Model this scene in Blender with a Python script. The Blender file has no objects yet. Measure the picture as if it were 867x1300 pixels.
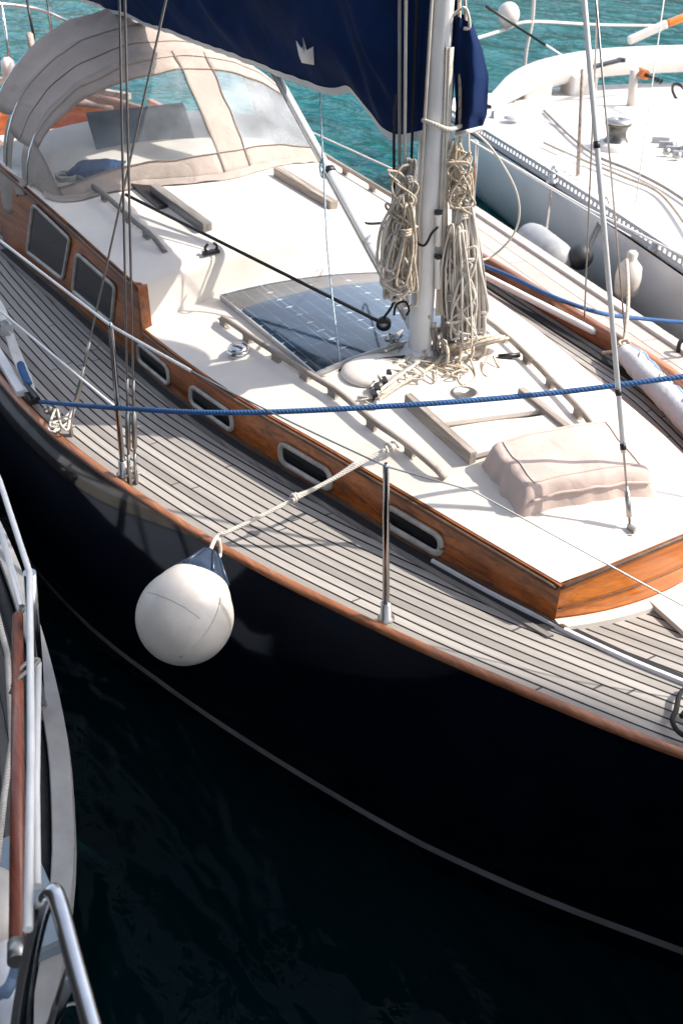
import bpy, bmesh, math, random
from mathutils import Vector, Matrix, noise
random.seed(7)
V = Vector
# ------------------------------------------------------------------ scene basics
sc = bpy.context.scene
col = sc.collection
W = bpy.data.worlds.new("World"); sc.world = W; W.use_nodes = True

# ------------------------------------------------------------------ camera (boat frame: X to the bow, Y to port, Z up)
F_PX, TH, ROLL, CAMH, AX = 1300.0, math.radians(34), .015, 2.3, math.radians(31.9)
CAM = V((3.392, 2.508, 2.3))
EB = V((-math.cos(AX), -math.sin(AX), 0))      # horizontal view direction
ER = V((math.sin(AX), -math.cos(AX), 0)) * 1.0 # to the right in the picture
ER = V((math.sin(AX), -math.cos(AX), 0))
def ray(px, py):
    u = (px - 433.5) / F_PX; v = (py - 650) / F_PX
    c, r = math.cos(ROLL), math.sin(ROLL)
    u, v = c * u + r * v, -r * u + c * v
    hz = math.cos(TH) - v * math.sin(TH); vt = -math.sin(TH) - v * math.cos(TH)
    return EB * hz + ER * u + V((0, 0, vt))
def P(px, py, z):                               # point at height z
    d = ray(px, py); return CAM + d * ((z - CAM.z) / d.z)
def PY(px, py, y):                              # point on a fore-and-aft plane
    d = ray(px, py); return CAM + d * ((y - CAM.y) / d.y)
def PX(px, py, x):                              # point on an athwartships plane
    d = ray(px, py); return CAM + d * ((x - CAM.x) / d.x)
def PV(px, py, dd):                             # point on an upright plane through the mast, dd metres nearer
    d = ray(px, py); n = -EB
    return CAM + d * ((dd - CAM.dot(n)) / d.dot(n))

# ------------------------------------------------------------------ small maths
def interp(tab, x):
    if x <= tab[0][0]: return tab[0][1]
    for i in range(len(tab) - 1):
        x0, y0 = tab[i]; x1, y1 = tab[i + 1]
        if x <= x1:
            def sl(j):
                if j <= 0 or j >= len(tab) - 1:
                    j0 = max(0, j - 1); j1 = min(len(tab) - 1, j + 1)
                else: j0, j1 = j - 1, j + 1
                return (tab[j1][1] - tab[j0][1]) / (tab[j1][0] - tab[j0][0])
            h = x1 - x0; t = (x - x0) / h; m0, m1 = sl(i) * h, sl(i + 1) * h
            return (2*t**3-3*t*t+1)*y0 + (t**3-2*t*t+t)*m0 + (-2*t**3+3*t*t)*y1 + (t**3-t*t)*m1
    return tab[-1][1]
def spline(pts, n=8):
    pts = [V(p) for p in pts]
    if len(pts) < 3:
        return [pts[0].lerp(pts[1], i / n) for i in range(n + 1)]
    out = []
    for i in range(len(pts) - 1):
        p0 = pts[max(i-1, 0)]; p1 = pts[i]; p2 = pts[i+1]; p3 = pts[min(i+2, len(pts)-1)]
        for k in range(n):
            t = k / n
            out.append(.5*((2*p1)+(p2-p0)*t+(2*p0-5*p1+4*p2-p3)*t*t+(3*p1-p0-3*p2+p3)*t**3))
    out.append(pts[-1]); return out
def sag(a, b, s, n=24):
    a, b = V(a), V(b)
    return [a.lerp(b, i/n) - V((0, 0, s*4*(i/n)*(1-i/n))) for i in range(n+1)]
def lin(a, b, t): return a + (b - a) * t
def nz(x, y, z=0.): return noise.noise(V((x, y, z)))

# ------------------------------------------------------------------ mesh builder
class MB:
    def __init__(s): s.v = []; s.f = []; s.uv = []; s.sm = []
    def add(s, vs, fs, uvs=None, smooth=True):
        b = len(s.v); s.v += [V(p) for p in vs]
        for k, f in enumerate(fs):
            s.f.append([b + i for i in f]); s.sm.append(smooth)
            s.uv.append(uvs[k] if uvs else [(0, 0)] * len(f))
        return s
    def grid(s, fn, nu, nv, smooth=True, uvf=None, closed_u=False):
        vs = [fn(i / nu, j / nv) for i in range(nu + 1) for j in range(nv + 1)]
        fs = []; us = []
        for i in range(nu):
            for j in range(nv):
                q = [(i, j), (i+1, j), (i+1, j+1), (i, j+1)]
                fs.append([a * (nv + 1) + b for a, b in q])
                us.append([(uvf(a / nu, b / nv) if uvf else (a / nu, b / nv)) for a, b in q])
        return s.add(vs, fs, us, smooth)
    def box(s, c, size, rot=None, smooth=False):
        c = V(c); hx, hy, hz = [a / 2 for a in size]
        R = rot if rot is not None else Matrix.Identity(3)
        vs = [c + R @ V((x*hx, y*hy, z*hz)) for x in (-1, 1) for y in (-1, 1) for z in (-1, 1)]
        fs = [(0,1,3,2),(4,6,7,5),(0,4,5,1),(2,3,7,6),(0,2,6,4),(1,5,7,3)]
        return s.add(vs, fs, None, smooth)
    def beam(s, a, b, w, h, up=(0, 0, 1), smooth=False):          # bar of width w and height h from a to b
        a, b = V(a), V(b); d = b - a; L = d.length; x = d.normalized()
        y = V(up).cross(x).normalized(); z = x.cross(y)
        R = Matrix((x, y, z)).transposed()
        return s.box((a + b) / 2, (L, w, h), R, smooth)
    def tube(s, path, r, n=10, caps=True, closed=False, flat=1.0):
        pts = [V(p) for p in path]
        q = [pts[0]]
        for p in pts[1:]:
            if (p - q[-1]).length > 1e-5: q.append(p)
        pts = q; m = len(pts)
        if m < 2: return s
        rad = r if isinstance(r, (list, tuple)) else [r] * m
        if len(rad) != m: rad = [lin(rad[0], rad[-1], i/(m-1)) for i in range(m)]
        T = []
        for i in range(m):
            if closed: t = pts[(i+1) % m] - pts[i-1]
            else: t = pts[min(i+1, m-1)] - pts[max(i-1, 0)]
            T.append(t.normalized())
        up = V((0, 0, 1)) if abs(T[0].z) < .9 else V((1, 0, 0))
        nrm = (up - T[0] * up.dot(T[0])).normalized()
        vs = []; L = [0]
        for i in range(m):
            if i:
                nrm = nrm - T[i] * nrm.dot(T[i])
                nrm = nrm.normalized() if nrm.length > 1e-6 else T[i].orthogonal().normalized()
                L.append(L[-1] + (pts[i] - pts[i-1]).length)
            bn = T[i].cross(nrm)
            for k in range(n):
                a = 2*math.pi*k/n
                vs.append(pts[i] + (nrm*math.cos(a)*flat + bn*math.sin(a)) * rad[i])
        fs = []; us = []
        R = m if closed else m - 1
        for i in range(R):
            for k in range(n):
                j = (i + 1) % m; k2 = (k + 1) % n
                fs.append([i*n+k, i*n+k2, j*n+k2, j*n+k])
                lj = L[i] + (pts[j] - pts[i]).length
                us.append([(L[i], k/n), (L[i], (k+1)/n), (lj, (k+1)/n), (lj, k/n)])
        s.add(vs, fs, us, True)
        if caps and not closed:
            b = len(s.v) - len(vs)
            s.f.append([b + k for k in range(n)][::-1]); s.uv.append([(0, 0)]*n); s.sm.append(False)
            s.f.append([b + (m-1)*n + k for k in range(n)]); s.uv.append([(0, 0)]*n); s.sm.append(False)
        return s
    def lathe(s, prof, base, axis=(0, 0, 1), n=32, smooth=True):
        ax = V(axis).normalized(); u = ax.orthogonal().normalized(); w = ax.cross(u); base = V(base)
        vs = []
        for r, z in prof:
            for k in range(n):
                a = 2*math.pi*k/n
                vs.append(base + ax*z + (u*math.cos(a) + w*math.sin(a))*max(r, 1e-4))
        fs = []; us = []
        for i in range(len(prof)-1):
            for k in range(n):
                k2 = (k+1) % n
                fs.append([i*n+k, i*n+k2, (i+1)*n+k2, (i+1)*n+k])
                us.append([(k/n, i), ((k+1)/n, i), ((k+1)/n, i+1), (k/n, i+1)])
        return s.add(vs, fs, us, smooth)
    def prism(s, poly, d, smooth=False):                          # 3-D polygon pushed along d
        d = V(d); n = len(poly); vs = [V(p) for p in poly] + [V(p) + d for p in poly]
        fs = [list(range(n))[::-1], [n + i for i in range(n)]] + [[i, (i+1) % n, n+(i+1) % n, n+i] for i in range(n)]
        return s.add(vs, fs, None, smooth)
    def build(s, name, mat, parent=None, bevel=0, solid=0, subsurf=0, origin=None):
        root = parent
        while root is not None and root.parent is not None: root = root.parent
        if root is not None: off = root.location.copy()
        elif origin is not None: off = V(origin)
        else:
            xs = [p.x for p in s.v]; ys = [p.y for p in s.v]; zs = [p.z for p in s.v]
            off = V(((min(xs)+max(xs))/2, (min(ys)+max(ys))/2, min(zs)))
        me = bpy.data.meshes.new(name)
        me.from_pydata([p - off for p in s.v], [], s.f)
        uvl = me.uv_layers.new(name="UVMap"); i = 0
        for k, poly in enumerate(me.polygons):
            poly.use_smooth = s.sm[k]
            for j in range(poly.loop_total):
                uvl.data[poly.loop_start + j].uv = s.uv[k][j]
        bm = bmesh.new(); bm.from_mesh(me)
        bmesh.ops.recalc_face_normals(bm, faces=bm.faces)
        if bevel:
            bmesh.ops.remove_doubles(bm, verts=bm.verts, dist=1e-5)
            ed = [e for e in bm.edges if len(e.link_faces) == 2 and e.calc_face_angle(0) > .5]
            bmesh.ops.bevel(bm, geom=ed, offset=bevel, segments=2, affect='EDGES', profile=.6)
            for fc in bm.faces: fc.smooth = False
        bm.to_mesh(me); bm.free()
        me.materials.append(mat)
        o = bpy.data.objects.new(name, me); col.objects.link(o)
        if parent is None: o.location = off
        else: o.parent = parent
        if solid:
            m = o.modifiers.new("thick", 'SOLIDIFY'); m.thickness = solid; m.offset = 0
        if subsurf:
            m = o.modifiers.new("sub", 'SUBSURF'); m.levels = subsurf; m.render_levels = subsurf
        return o
def tag(o, label=None, cat=None, group=None, kind=None):
    if label: o["label"] = label
    if cat: o["category"] = cat
    if group: o["group"] = group
    if kind: o["kind"] = kind
    return o
def empty(name, loc, label, cat, group=None):
    o = bpy.data.objects.new(name, None); o.location = loc; o.empty_display_size = .2
    col.objects.link(o); return tag(o, label, cat, group)

# ------------------------------------------------------------------ materials
class NT:
    def __init__(s, name):
        s.m = bpy.data.materials.new(name); s.m.use_nodes = True; s.t = s.m.node_tree
        s.b = s.t.nodes["Principled BSDF"]; s.out = s.t.nodes["Material Output"]
    def n(s, typ, **kw):
        nd = s.t.nodes.new(typ)
        for k, v in kw.items(): setattr(nd, k, v)
        return nd
    def l(s, a, b): s.t.links.new(a, b)
    def set(s, **kw):
        for k, v in kw.items():
            s.b.inputs[k.replace("_", " ")].default_value = v
    def math(s, op, a, b=None):
        nd = s.n("ShaderNodeMath", operation=op)
        for i, x in enumerate((a, b)):
            if x is None: continue
            if isinstance(x, (int, float)): nd.inputs[i].default_value = x
            else: s.l(x, nd.inputs[i])
        return nd.outputs[0]
    def coords(s, kind="Object", scale=(1, 1, 1)):
        tc = s.n("ShaderNodeTexCoord"); mp = s.n("ShaderNodeMapping"); mp.inputs["Scale"].default_value = scale
        s.l(tc.outputs[kind], mp.inputs["Vector"]); return mp.outputs[0]
    def noise(s, vec, scale, detail=4, rough=.55, dist=0):
        nd = s.n("ShaderNodeTexNoise"); nd.inputs["Scale"].default_value = scale
        nd.inputs["Detail"].default_value = detail; nd.inputs["Roughness"].default_value = rough
        nd.inputs["Distortion"].default_value = dist
        s.l(vec, nd.inputs["Vector"]); return nd.outputs["Fac"]
    def ramp(s, fac, stops):
        nd = s.n("ShaderNodeValToRGB"); e = nd.color_ramp.elements
        while len(e) < len(stops): e.new(.5)
        for i, (p, c) in enumerate(stops):
            e[i].position = p; e[i].color = (c[0], c[1], c[2], 1) if isinstance(c, (tuple, list)) else (c, c, c, 1)
        s.l(fac, nd.inputs[0]); return nd.outputs[0]
    def mix(s, fac, a, b, mode='MIX'):
        nd = s.n("ShaderNodeMix", data_type='RGBA', blend_type=mode)
        for sock, x in ((nd.inputs[0], fac), (nd.inputs[6], a), (nd.inputs[7], b)):
            if isinstance(x, (int, float)): sock.default_value = x
            elif isinstance(x, (tuple, list)): sock.default_value = (x[0], x[1], x[2], 1)
            else: s.l(x, sock)
        return nd.outputs[2]
    def color(s, c): s.l(c, s.b.inputs["Base Color"])
    def bump(s, h, strength=.3, dist=.01):
        nd = s.n("ShaderNodeBump"); nd.inputs["Strength"].default_value = strength; nd.inputs["Distance"].default_value = dist
        s.l(h, nd.inputs["Height"]); s.l(nd.outputs[0], s.b.inputs["Normal"])

def paint(name, c, rough=.5, var=.12, scale=6, bump=.0, metal=0, coat=0, spots=0, bscale=40):
    t = NT(name); t.set(Roughness=rough, Metallic=metal); t.b.inputs["Coat Weight"].default_value = coat
    t.b.inputs["Coat Roughness"].default_value = .08
    co = t.coords(); n = t.noise(co, scale, 6)
    dark = tuple(x*(1-var) for x in c); lite = tuple(min(1, x*(1+var*.4)) for x in c)
    cc = t.ramp(n, [(.3, dark), (.65, lite)])
    if spots:
        n2 = t.noise(co, scale*9, 3, .7)
        cc = t.mix(t.ramp(n2, [(.62, 0.), (.78, spots)]), cc, tuple(x*.45 for x in c))
    t.color(cc)
    r = t.noise(co, scale*2.3, 4); mr = t.n("ShaderNodeMapRange"); t.l(r, mr.inputs[0])
    mr.inputs[3].default_value = max(.02, rough*.8); mr.inputs[4].default_value = min(1, rough*1.2); t.l(mr.outputs[0], t.b.inputs["Roughness"])
    if bump: t.bump(t.noise(co, bscale, 4), bump, .004)
    return t.m
def wood(name, c1, c2, axis='x', rough=.3, coat=.5, grain=22, wear=None, wearamt=.5):
    t = NT(name); t.set(Roughness=rough); t.b.inputs["Coat Weight"].default_value = coat; t.b.inputs["Coat Roughness"].default_value = .12
    sx = {'x': (1.1, grain, grain), 'y': (grain, 1.1, grain), 'z': (grain, grain, 1.1)}[axis]
    co = t.coords("Object", sx); n = t.noise(co, 1.0, 7, .62, .6)
    n2 = t.noise(t.coords(), 3.2, 4)
    cc = t.ramp(n, [(.34, c2), (.52, c1), (.70, tuple(x*1.35 for x in c1))])
    fine = t.noise(t.coords('Object', tuple(a*4 for a in sx)), 1.0, 4, .6, .3)
    cc = t.mix(t.ramp(fine, [(.38, .45), (.55, .0)]), cc, c2)
    cc = t.mix(t.ramp(n2, [(.35, .0), (.7, .5)]), cc, c2)
    if wear:
        w = t.noise(t.coords("Object", (2, 7, 7)), 3.3, 6, .7)
        cc = t.mix(t.ramp(w, [(.56, 0.), (.72, wearamt)]), cc, wear)
    t.color(cc); t.bump(n, .12, .002)
    return t.m
def rope_mat(name, c, c2=None, pitch=95, rough=.85):
    t = NT(name); t.set(Roughness=rough)
    tc = t.n("ShaderNodeTexCoord"); sp = t.n("ShaderNodeSeparateXYZ"); t.l(tc.outputs["UV"], sp.inputs[0])
    ph = t.math('ADD', t.math('MULTIPLY', sp.outputs[0], pitch), t.math('MULTIPLY', sp.outputs[1], 3.0))
    s1 = t.math('SINE', t.math('MULTIPLY', ph, 6.2832))
    h = t.math('ADD', t.math('MULTIPLY', s1, .5), .5)
    n = t.noise(t.coords(), 14, 4)
    base = t.ramp(n, [(.3, tuple(x*.72 for x in c)), (.68, c)])
    if c2:
        tr = t.math('SINE', t.math('MULTIPLY', ph, 6.2832/4))
        base = t.mix(t.ramp(tr, [(.72, 0.), (.8, 1.)]), base, c2)
    t.color(t.mix(t.math('MULTIPLY', t.math('SUBTRACT', 1., h), .45), base, tuple(x*.35 for x in c)))
    t.bump(h, .5, .003)
    return t.m
def teak(name, plank_w=1.0, c1=(.32, .295, .27), c2=(.53, .49, .45), seam=.108, seamc=(.006, .006, .007)):
    t = NT(name); t.set(Roughness=.72)
    t.b.inputs["Specular IOR Level"].default_value = .35
    tc = t.n("ShaderNodeTexCoord"); sp = t.n("ShaderNodeSeparateXYZ"); t.l(tc.outputs["UV"], sp.inputs[0])
    u, v = sp.outputs[0], sp.outputs[1]
    wob = t.n("ShaderNodeTexNoise"); wob.inputs["Scale"].default_value = 2.0
    t.l(tc.outputs["Object"], wob.inputs["Vector"])
    v = t.math('ADD', v, t.math('MULTIPLY', t.math('SUBTRACT', wob.outputs["Fac"], .5), .10))
    fr = t.math('FRACT', v); d = t.math('MINIMUM', fr, t.math('SUBTRACT', 1., fr))
    wn = t.n("ShaderNodeTexWhiteNoise", noise_dimensions='1D'); t.l(t.math('FLOOR', v), wn.inputs["W"])
    pid = wn.outputs["Value"]
    cb = t.n("ShaderNodeCombineXYZ"); t.l(t.math('MULTIPLY', u, 5.), cb.inputs[0]); t.l(t.math('MULTIPLY', v, 9.), cb.inputs[1]); t.l(t.math('MULTIPLY', pid, 30.), cb.inputs[2])
    g = t.noise(cb.outputs[0], 2.2, 8, .68)
    cb2 = t.n("ShaderNodeCombineXYZ"); t.l(t.math('MULTIPLY', u, 1.3), cb2.inputs[0]); t.l(v, cb2.inputs[1])
    blot = t.noise(cb2.outputs[0], 1.1, 5)
    cc = t.mix(pid, c1, c2)
    cc = t.mix(t.ramp(g, [(.36, .5), (.66, 0.)]), cc, tuple(x*.5 for x in c1))
    cc = t.mix(t.ramp(blot, [(.35, .45), (.6, 0.)]), cc, tuple(x*.66 for x in c1))
    # butt joints
    bj = t.math('FRACT', t.math('ADD', t.math('MULTIPLY', u, .55), t.math('MULTIPLY', pid, 7.3)))
    bs = t.math('LESS_THAN', bj, .004)
    se = t.ramp(d, [(seam*.75, 1.), (seam*1.15, 0.)])
    se = t.math('MAXIMUM', se, t.math('MULTIPLY', bs, .8))
    # faint silver speckle of open grain
    cc = t.mix(se, cc, seamc); t.color(cc)
    t.bump(t.math('SUBTRACT', t.math('MULTIPLY', g, .35), se), .5, .0025)
    return t.m
def metal(name, c=(.62, .62, .63), rough=.22):
    t = NT(name); t.set(Metallic=1., Roughness=rough)
    n = t.noise(t.coords(), 9, 4); t.color(t.ramp(n, [(.3, tuple(x*.75 for x in c)), (.7, c)])); return t.m
def cloth(name, c, weave=900, rough=.9, var=.15, fold=.25, fscale=7):
    t = NT(name); t.set(Roughness=rough); t.b.inputs["Specular IOR Level"].default_value = .15
    co = t.coords(); n = t.noise(co, 5, 5)
    w = t.noise(t.coords("Object", (1, 1, 1)), weave, 2)
    t.color(t.mix(t.ramp(w, [(.35, .18), (.65, 0.)]), t.ramp(n, [(.3, tuple(x*(1-var) for x in c)), (.7, c)]), tuple(x*.6 for x in c)))
    f = t.noise(co, fscale, 4, .5, .8)
    t.bump(t.math('ADD', t.math('MULTIPLY', f, 1.), t.math('MULTIPLY', w, .06)), fold, .03)
    return t.m
def vinyl(name, haze=.2, fs=5):
    t = NT(name)
    tr = t.n("ShaderNodeBsdfTransparent"); tr.inputs[0].default_value = (.93, .96, .97, 1)
    t.set(Roughness=.12); t.b.inputs["Base Color"].default_value = (.75, .8, .84, 1)
    mx = t.n("ShaderNodeMixShader")
    n = t.noise(t.coords(), fs, 4, .5, .4)
    t.l(t.ramp(n, [(.3, haze*.5), (.75, min(1, haze*1.9))]), mx.inputs[0])
    t.l(tr.outputs[0], mx.inputs[1]); t.l(t.b.outputs[0], mx.inputs[2])
    t.l(mx.outputs[0], t.out.inputs["Surface"])
    t.bump(t.noise(t.coords(), 7, 3), .35, .03)
    return t.m

M = {}
M['roof'] = paint('roof_white', (.70, .64, .58), .6, .13, 2.2, .22, spots=.16, bscale=210)
M['white'] = paint('gelcoat_white', (.76, .72, .67), .28, .06, 4, .0, coat=.2)
M['whiteboat'] = paint('white_deck', (.66, .62, .58), .5, .07, 3, .06, spots=.08, bscale=120)
M['grp'] = paint('white_hull', (.90, .90, .90), .22, .10, 1.2, coat=.4)
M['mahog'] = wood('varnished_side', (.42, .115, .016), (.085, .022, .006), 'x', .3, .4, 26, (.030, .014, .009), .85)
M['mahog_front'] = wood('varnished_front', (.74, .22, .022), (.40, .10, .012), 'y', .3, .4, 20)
M['cap'] = wood('cap_rail_varnish', (.40, .155, .065), (.20, .07, .028), 'x', .34, .25, 24, (.42, .27, .17), .6)
M['trim'] = wood('worn_trim', (.16, .085, .05), (.05, .03, .02), 'x', .6, 0, 24, (.22, .16, .12), .6)
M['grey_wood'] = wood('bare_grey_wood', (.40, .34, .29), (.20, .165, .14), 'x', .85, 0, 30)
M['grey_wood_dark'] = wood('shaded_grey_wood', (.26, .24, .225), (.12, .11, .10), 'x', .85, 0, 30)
M['teak'] = teak('teak_deck')
M['pontoon'] = teak('pontoon_planks', c1=(.52, .45, .40), c2=(.64, .56, .51), seam=.03, seamc=(.16, .13, .11))
M['hullnavy'] = None
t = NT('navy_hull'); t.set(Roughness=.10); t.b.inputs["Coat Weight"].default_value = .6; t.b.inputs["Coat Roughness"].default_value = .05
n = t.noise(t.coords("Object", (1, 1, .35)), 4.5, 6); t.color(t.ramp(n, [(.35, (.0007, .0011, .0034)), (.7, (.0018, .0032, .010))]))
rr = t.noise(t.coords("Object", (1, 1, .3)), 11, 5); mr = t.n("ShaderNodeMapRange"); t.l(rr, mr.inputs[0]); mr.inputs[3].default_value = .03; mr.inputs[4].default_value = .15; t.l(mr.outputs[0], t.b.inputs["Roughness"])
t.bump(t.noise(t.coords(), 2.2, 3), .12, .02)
M['hullnavy'] = t.m
M['stripe'] = paint('boot_stripe_paint', (.36, .355, .345), .5, .3, 5, spots=.3)
M['steel'] = metal('stainless', (.66, .66, .67), .2)
M['gunmetal'] = metal('dark_drum', (.16, .155, .15), .35)
M['dullsteel'] = metal('worn_stainless', (.50, .48, .45), .38)
M['alu'] = paint('mast_paint', (.74, .745, .75), .42, .10, 5, .03, metal=.0, spots=.12)
M['track'] = paint('track_grey', (.42, .43, .44), .4, .2, 8, metal=.5)
M['black'] = paint('black_plastic', (.012, .012, .014), .4, .2, 12)
M['caulk'] = paint('black_caulk', (.018, .018, .02), .8, .3, 20)
M['railgrey'] = paint('rail_alloy', (.50, .52, .54), .45, .1, 9)
M['greyplastic'] = paint('grey_plastic', (.33, .34, .35), .5, .2, 9)
M['glass'] = paint('dark_window_glass', (.004, .006, .009), .14, .3, 4)
M['glass'].node_tree.nodes['Principled BSDF'].inputs['Specular IOR Level'].default_value = .45
M['winframe'] = paint('weathered_bronze', (.45, .425, .39), .5, .35, 14, .1, metal=.3, spots=.35)
M['canvas'] = cloth('sprayhood_canvas', (.45, .38, .335), fold=.8, fscale=5)
M['cover_beige'] = cloth('beige_cover_cloth', (.60, .475, .42), fold=.3, fscale=9, var=.06)
M['navy'] = cloth('navy_canvas', (.005, .021, .085), fold=.5, fscale=5, var=.35)
M['navytrim'] = cloth('white_trim_tape', (.72, .71, .69), fold=.1)
M['trimtape'] = cloth('canvas_piping', (.32, .265, .23), fold=.1)
M['bundle'] = cloth('blue_bundle', (.02, .05, .13), fold=.9, fscale=14)
M['vinyl'] = vinyl('clear_vinyl', .09)
M['vinyl_hazy'] = vinyl('hazy_vinyl', .24, 3)
M['rope_w'] = rope_mat('cream_rope', (.76, .70, .62))
M['rope_y'] = rope_mat('yellowed_rope', (.68, .60, .48), (.45, .33, .22), 95)
M['rope_g'] = rope_mat('grey_rope', (.40, .37, .34))
M['rope_b'] = rope_mat('blue_rope', (.045, .14, .34), None, 70)
M['rope_lb'] = rope_mat('pale_blue_rope', (.42, .58, .68), (.7, .75, .78), 120)
M['rope_k'] = rope_mat('black_rope', (.014, .014, .017))
M['rope_t'] = rope_mat('turquoise_rope', (.25, .55, .55), (.75, .8, .8), 90)
M['wire'] = metal('rigging_wire', (.50, .48, .46), .35)
M['wirewhite'] = paint('white_coated_wire', (.82, .81, .79), .5, .1, 10)
M['fender'] = paint('fender_vinyl', (.70, .64, .57), .38, .2, 5, .04, spots=.45)
M['fenderblue'] = paint('fender_blue', (.022, .04, .075), .3, .35, 9, spots=.3)
M['fenderdark'] = paint('fender_charcoal', (.03, .034, .04), .5, .3, 6)
M['sailbag'] = cloth('sail_roll_cloth', (.70, .71, .73), fold=.45, fscale=9)
M['sailblue'] = cloth('sail_uv_strip', (.30, .42, .60), fold=.5, fscale=12)
M['red_wood'] = wood('red_oar_wood', (.30, .085, .045), (.14, .035, .02), 'x', .4, .3, 22, (.35, .2, .14), .5)
M['orange'] = wood('orange_varnish', (.60, .17, .025), (.32, .075, .012), 'y', .28, .4, 12)
M['leftdeck'] = teak('grey_left_deck', c1=(.075, .073, .07), c2=(.13, .127, .12), seam=.05)
M['lefthull'] = paint('pale_grey_hull', (.17, .205, .27), .35, .2, 2, spots=.2)
M['leftrail'] = paint('grey_gunwale', (.33, .325, .32), .6, .22, 7, .1, spots=.35)
M['bluegrey'] = paint('bluegrey_paint', (.22, .28, .34), .5, .15, 6)
M['backdrop'] = paint('backdrop_green', (.055, .075, .05), .95, .5, .02)
M['blocker_dark'] = wood('blocker_planks', (.022, .020, .018), (.010, .009, .008), 'z', .8, 0, 9)
M['quay'] = paint('quay_concrete', (.34, .33, .31), .85, .2, 2, .2, spots=.3)
M['plaster'] = paint('wall_plaster', (.52, .47, .40), .85, .1, 1.5, .1)
M['board'] = paint('shade_canopy_board', (.60, .55, .50), .7, .1, 8, .1)
M['dash'] = paint('bluegrey_hatchboard', (.13, .16, .20), .55, .3, 5)
# solar panel
t = NT('solar_cells'); t.set(Roughness=.16); t.b.inputs["Coat Weight"].default_value = 1.; t.b.inputs["Coat Roughness"].default_value = .05; t.b.inputs["Coat IOR"].default_value = 1.65
tc = t.n("ShaderNodeTexCoord"); sp = t.n("ShaderNodeSeparateXYZ"); t.l(tc.outputs["UV"], sp.inputs[0])
fx = t.math('FRACT', t.math('MULTIPLY', sp.outputs[0], 9.)); fy = t.math('FRACT', t.math('MULTIPLY', sp.outputs[1], 4.))
dx = t.math('MINIMUM', fx, t.math('SUBTRACT', 1., fx)); dy = t.math('MINIMUM', fy, t.math('SUBTRACT', 1., fy))
fb = t.math('FRACT', t.math('MULTIPLY', sp.outputs[1], 12.)); bb = t.math('LESS_THAN', t.math('ABSOLUTE', t.math('SUBTRACT', fb, .5)), .035)
gap = t.math('LESS_THAN', dy, .014); gap2 = t.math('LESS_THAN', dx, .018)
dia = t.math('LESS_THAN', t.math('ADD', dx, dy), .10)
nn = t.noise(t.coords(), 5, 4)
cell = t.ramp(nn, [(.3, (.005, .018, .036)), (.7, (.010, .031, .056))])
cc = t.mix(t.math('MULTIPLY', bb, .22), cell, (.35, .4, .45))
cc = t.mix(t.math('MULTIPLY', t.math('MAXIMUM', gap, t.math('MULTIPLY', gap2, .5)), .3), cc, (.35, .42, .48))
cc = t.mix(t.math('MULTIPLY', dia, .6), cc, (.5, .55, .6)); t.color(cc)
M['solar'] = t.m
# water
t = NT('harbour_water'); t.b.inputs["Base Color"].default_value = (.0015, .050, .058, 1); t.set(Roughness=.03, IOR=1.33); t.b.inputs['Specular IOR Level'].default_value = .065
co = t.coords("Object", (1, 1, 1)); 
nA = t.noise(t.coords("Object", (.55, 1.0, 1)), 1.7, 3, .5, .4); nB = t.noise(co, 5.5, 3, .5, .3); nC = t.noise(co, .35, 2)
h = t.math('ADD', t.math('ADD', t.math('MULTIPLY', nA, 1.), t.math('MULTIPLY', nB, .09)), t.math('MULTIPLY', nC, .6))
# near water darkened in the colour for berth shade, lighter teal further out
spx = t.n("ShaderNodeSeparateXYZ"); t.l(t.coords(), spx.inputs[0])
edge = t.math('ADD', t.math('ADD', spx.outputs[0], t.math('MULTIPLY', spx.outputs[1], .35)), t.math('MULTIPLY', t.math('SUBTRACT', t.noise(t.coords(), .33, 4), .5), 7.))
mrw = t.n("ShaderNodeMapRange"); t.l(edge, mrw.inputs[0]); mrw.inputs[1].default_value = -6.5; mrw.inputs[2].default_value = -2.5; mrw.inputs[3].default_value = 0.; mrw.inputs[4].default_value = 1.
far_teal = t.ramp(nA, [(.35, (.0005, .050, .056)), (.62, (.0014, .095, .102))]); near_dark = t.ramp(nC, [(.35, (.0004, .007, .009)), (.65, (.0006, .012, .016))])
t.color(t.mix(mrw.outputs[0], far_teal, near_dark))
t.bump(h, 1.0, .17)
M['water'] = t.m

# ------------------------------------------------------------------ water
WZ = -1.15
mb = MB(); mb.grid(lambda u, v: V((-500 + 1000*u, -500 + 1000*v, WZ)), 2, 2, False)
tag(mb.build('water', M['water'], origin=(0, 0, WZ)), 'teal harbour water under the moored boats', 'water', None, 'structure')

# ------------------------------------------------------------------ the sailing yacht
PD = [(-7.4, .75), (-6.5, 1.05), (-5, 1.38), (-3.5, 1.53), (-2.3, 1.57), (-1.3, 1.553), (-.69, 1.505), (-.146, 1.402), (.488, 1.235), (1.207, .963), (1.755, .707), (2.118, .514), (2.6, .2), (2.85, .0)]
SD = [(-7.4, .75), (-6.5, 1.05), (-5, 1.36), (-3.2, 1.50), (-1.476, 1.49), (-.68, 1.41), (-.04, 1.345), (.41, 1.28), (1.207, 1.0), (1.755, .73), (2.118, .53), (2.6, .2), (2.85, .0)]
CP = [(-3.3, .955), (-2.9, .94), (-2.08, .90), (-1.51, .88), (-.86, .85), (-.287, .79), (.335, .665), (.938, .54), (1.44, .41)]
def dk(x, s): return interp(PD if s > 0 else SD, x)
def ch(x, s): return interp(CP, x) + (0 if s > 0 else .055)
DZ = -.015
def front_x(t):                    # t = -1 (port corner) .. 1
    return 1.44 + .085*(1 - t*t)
def edge_z(x):
    if x < -1.13: return .42 + (-1.13 - x)*.062
    return interp([(-1.13, .205), (-.3, .203), (.43, .197), (.93, .185), (1.45, .15)], x)
def camber(x):
    return .125 if x < -.2 else max(.06, .125 - .028*(x + .2))
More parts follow.
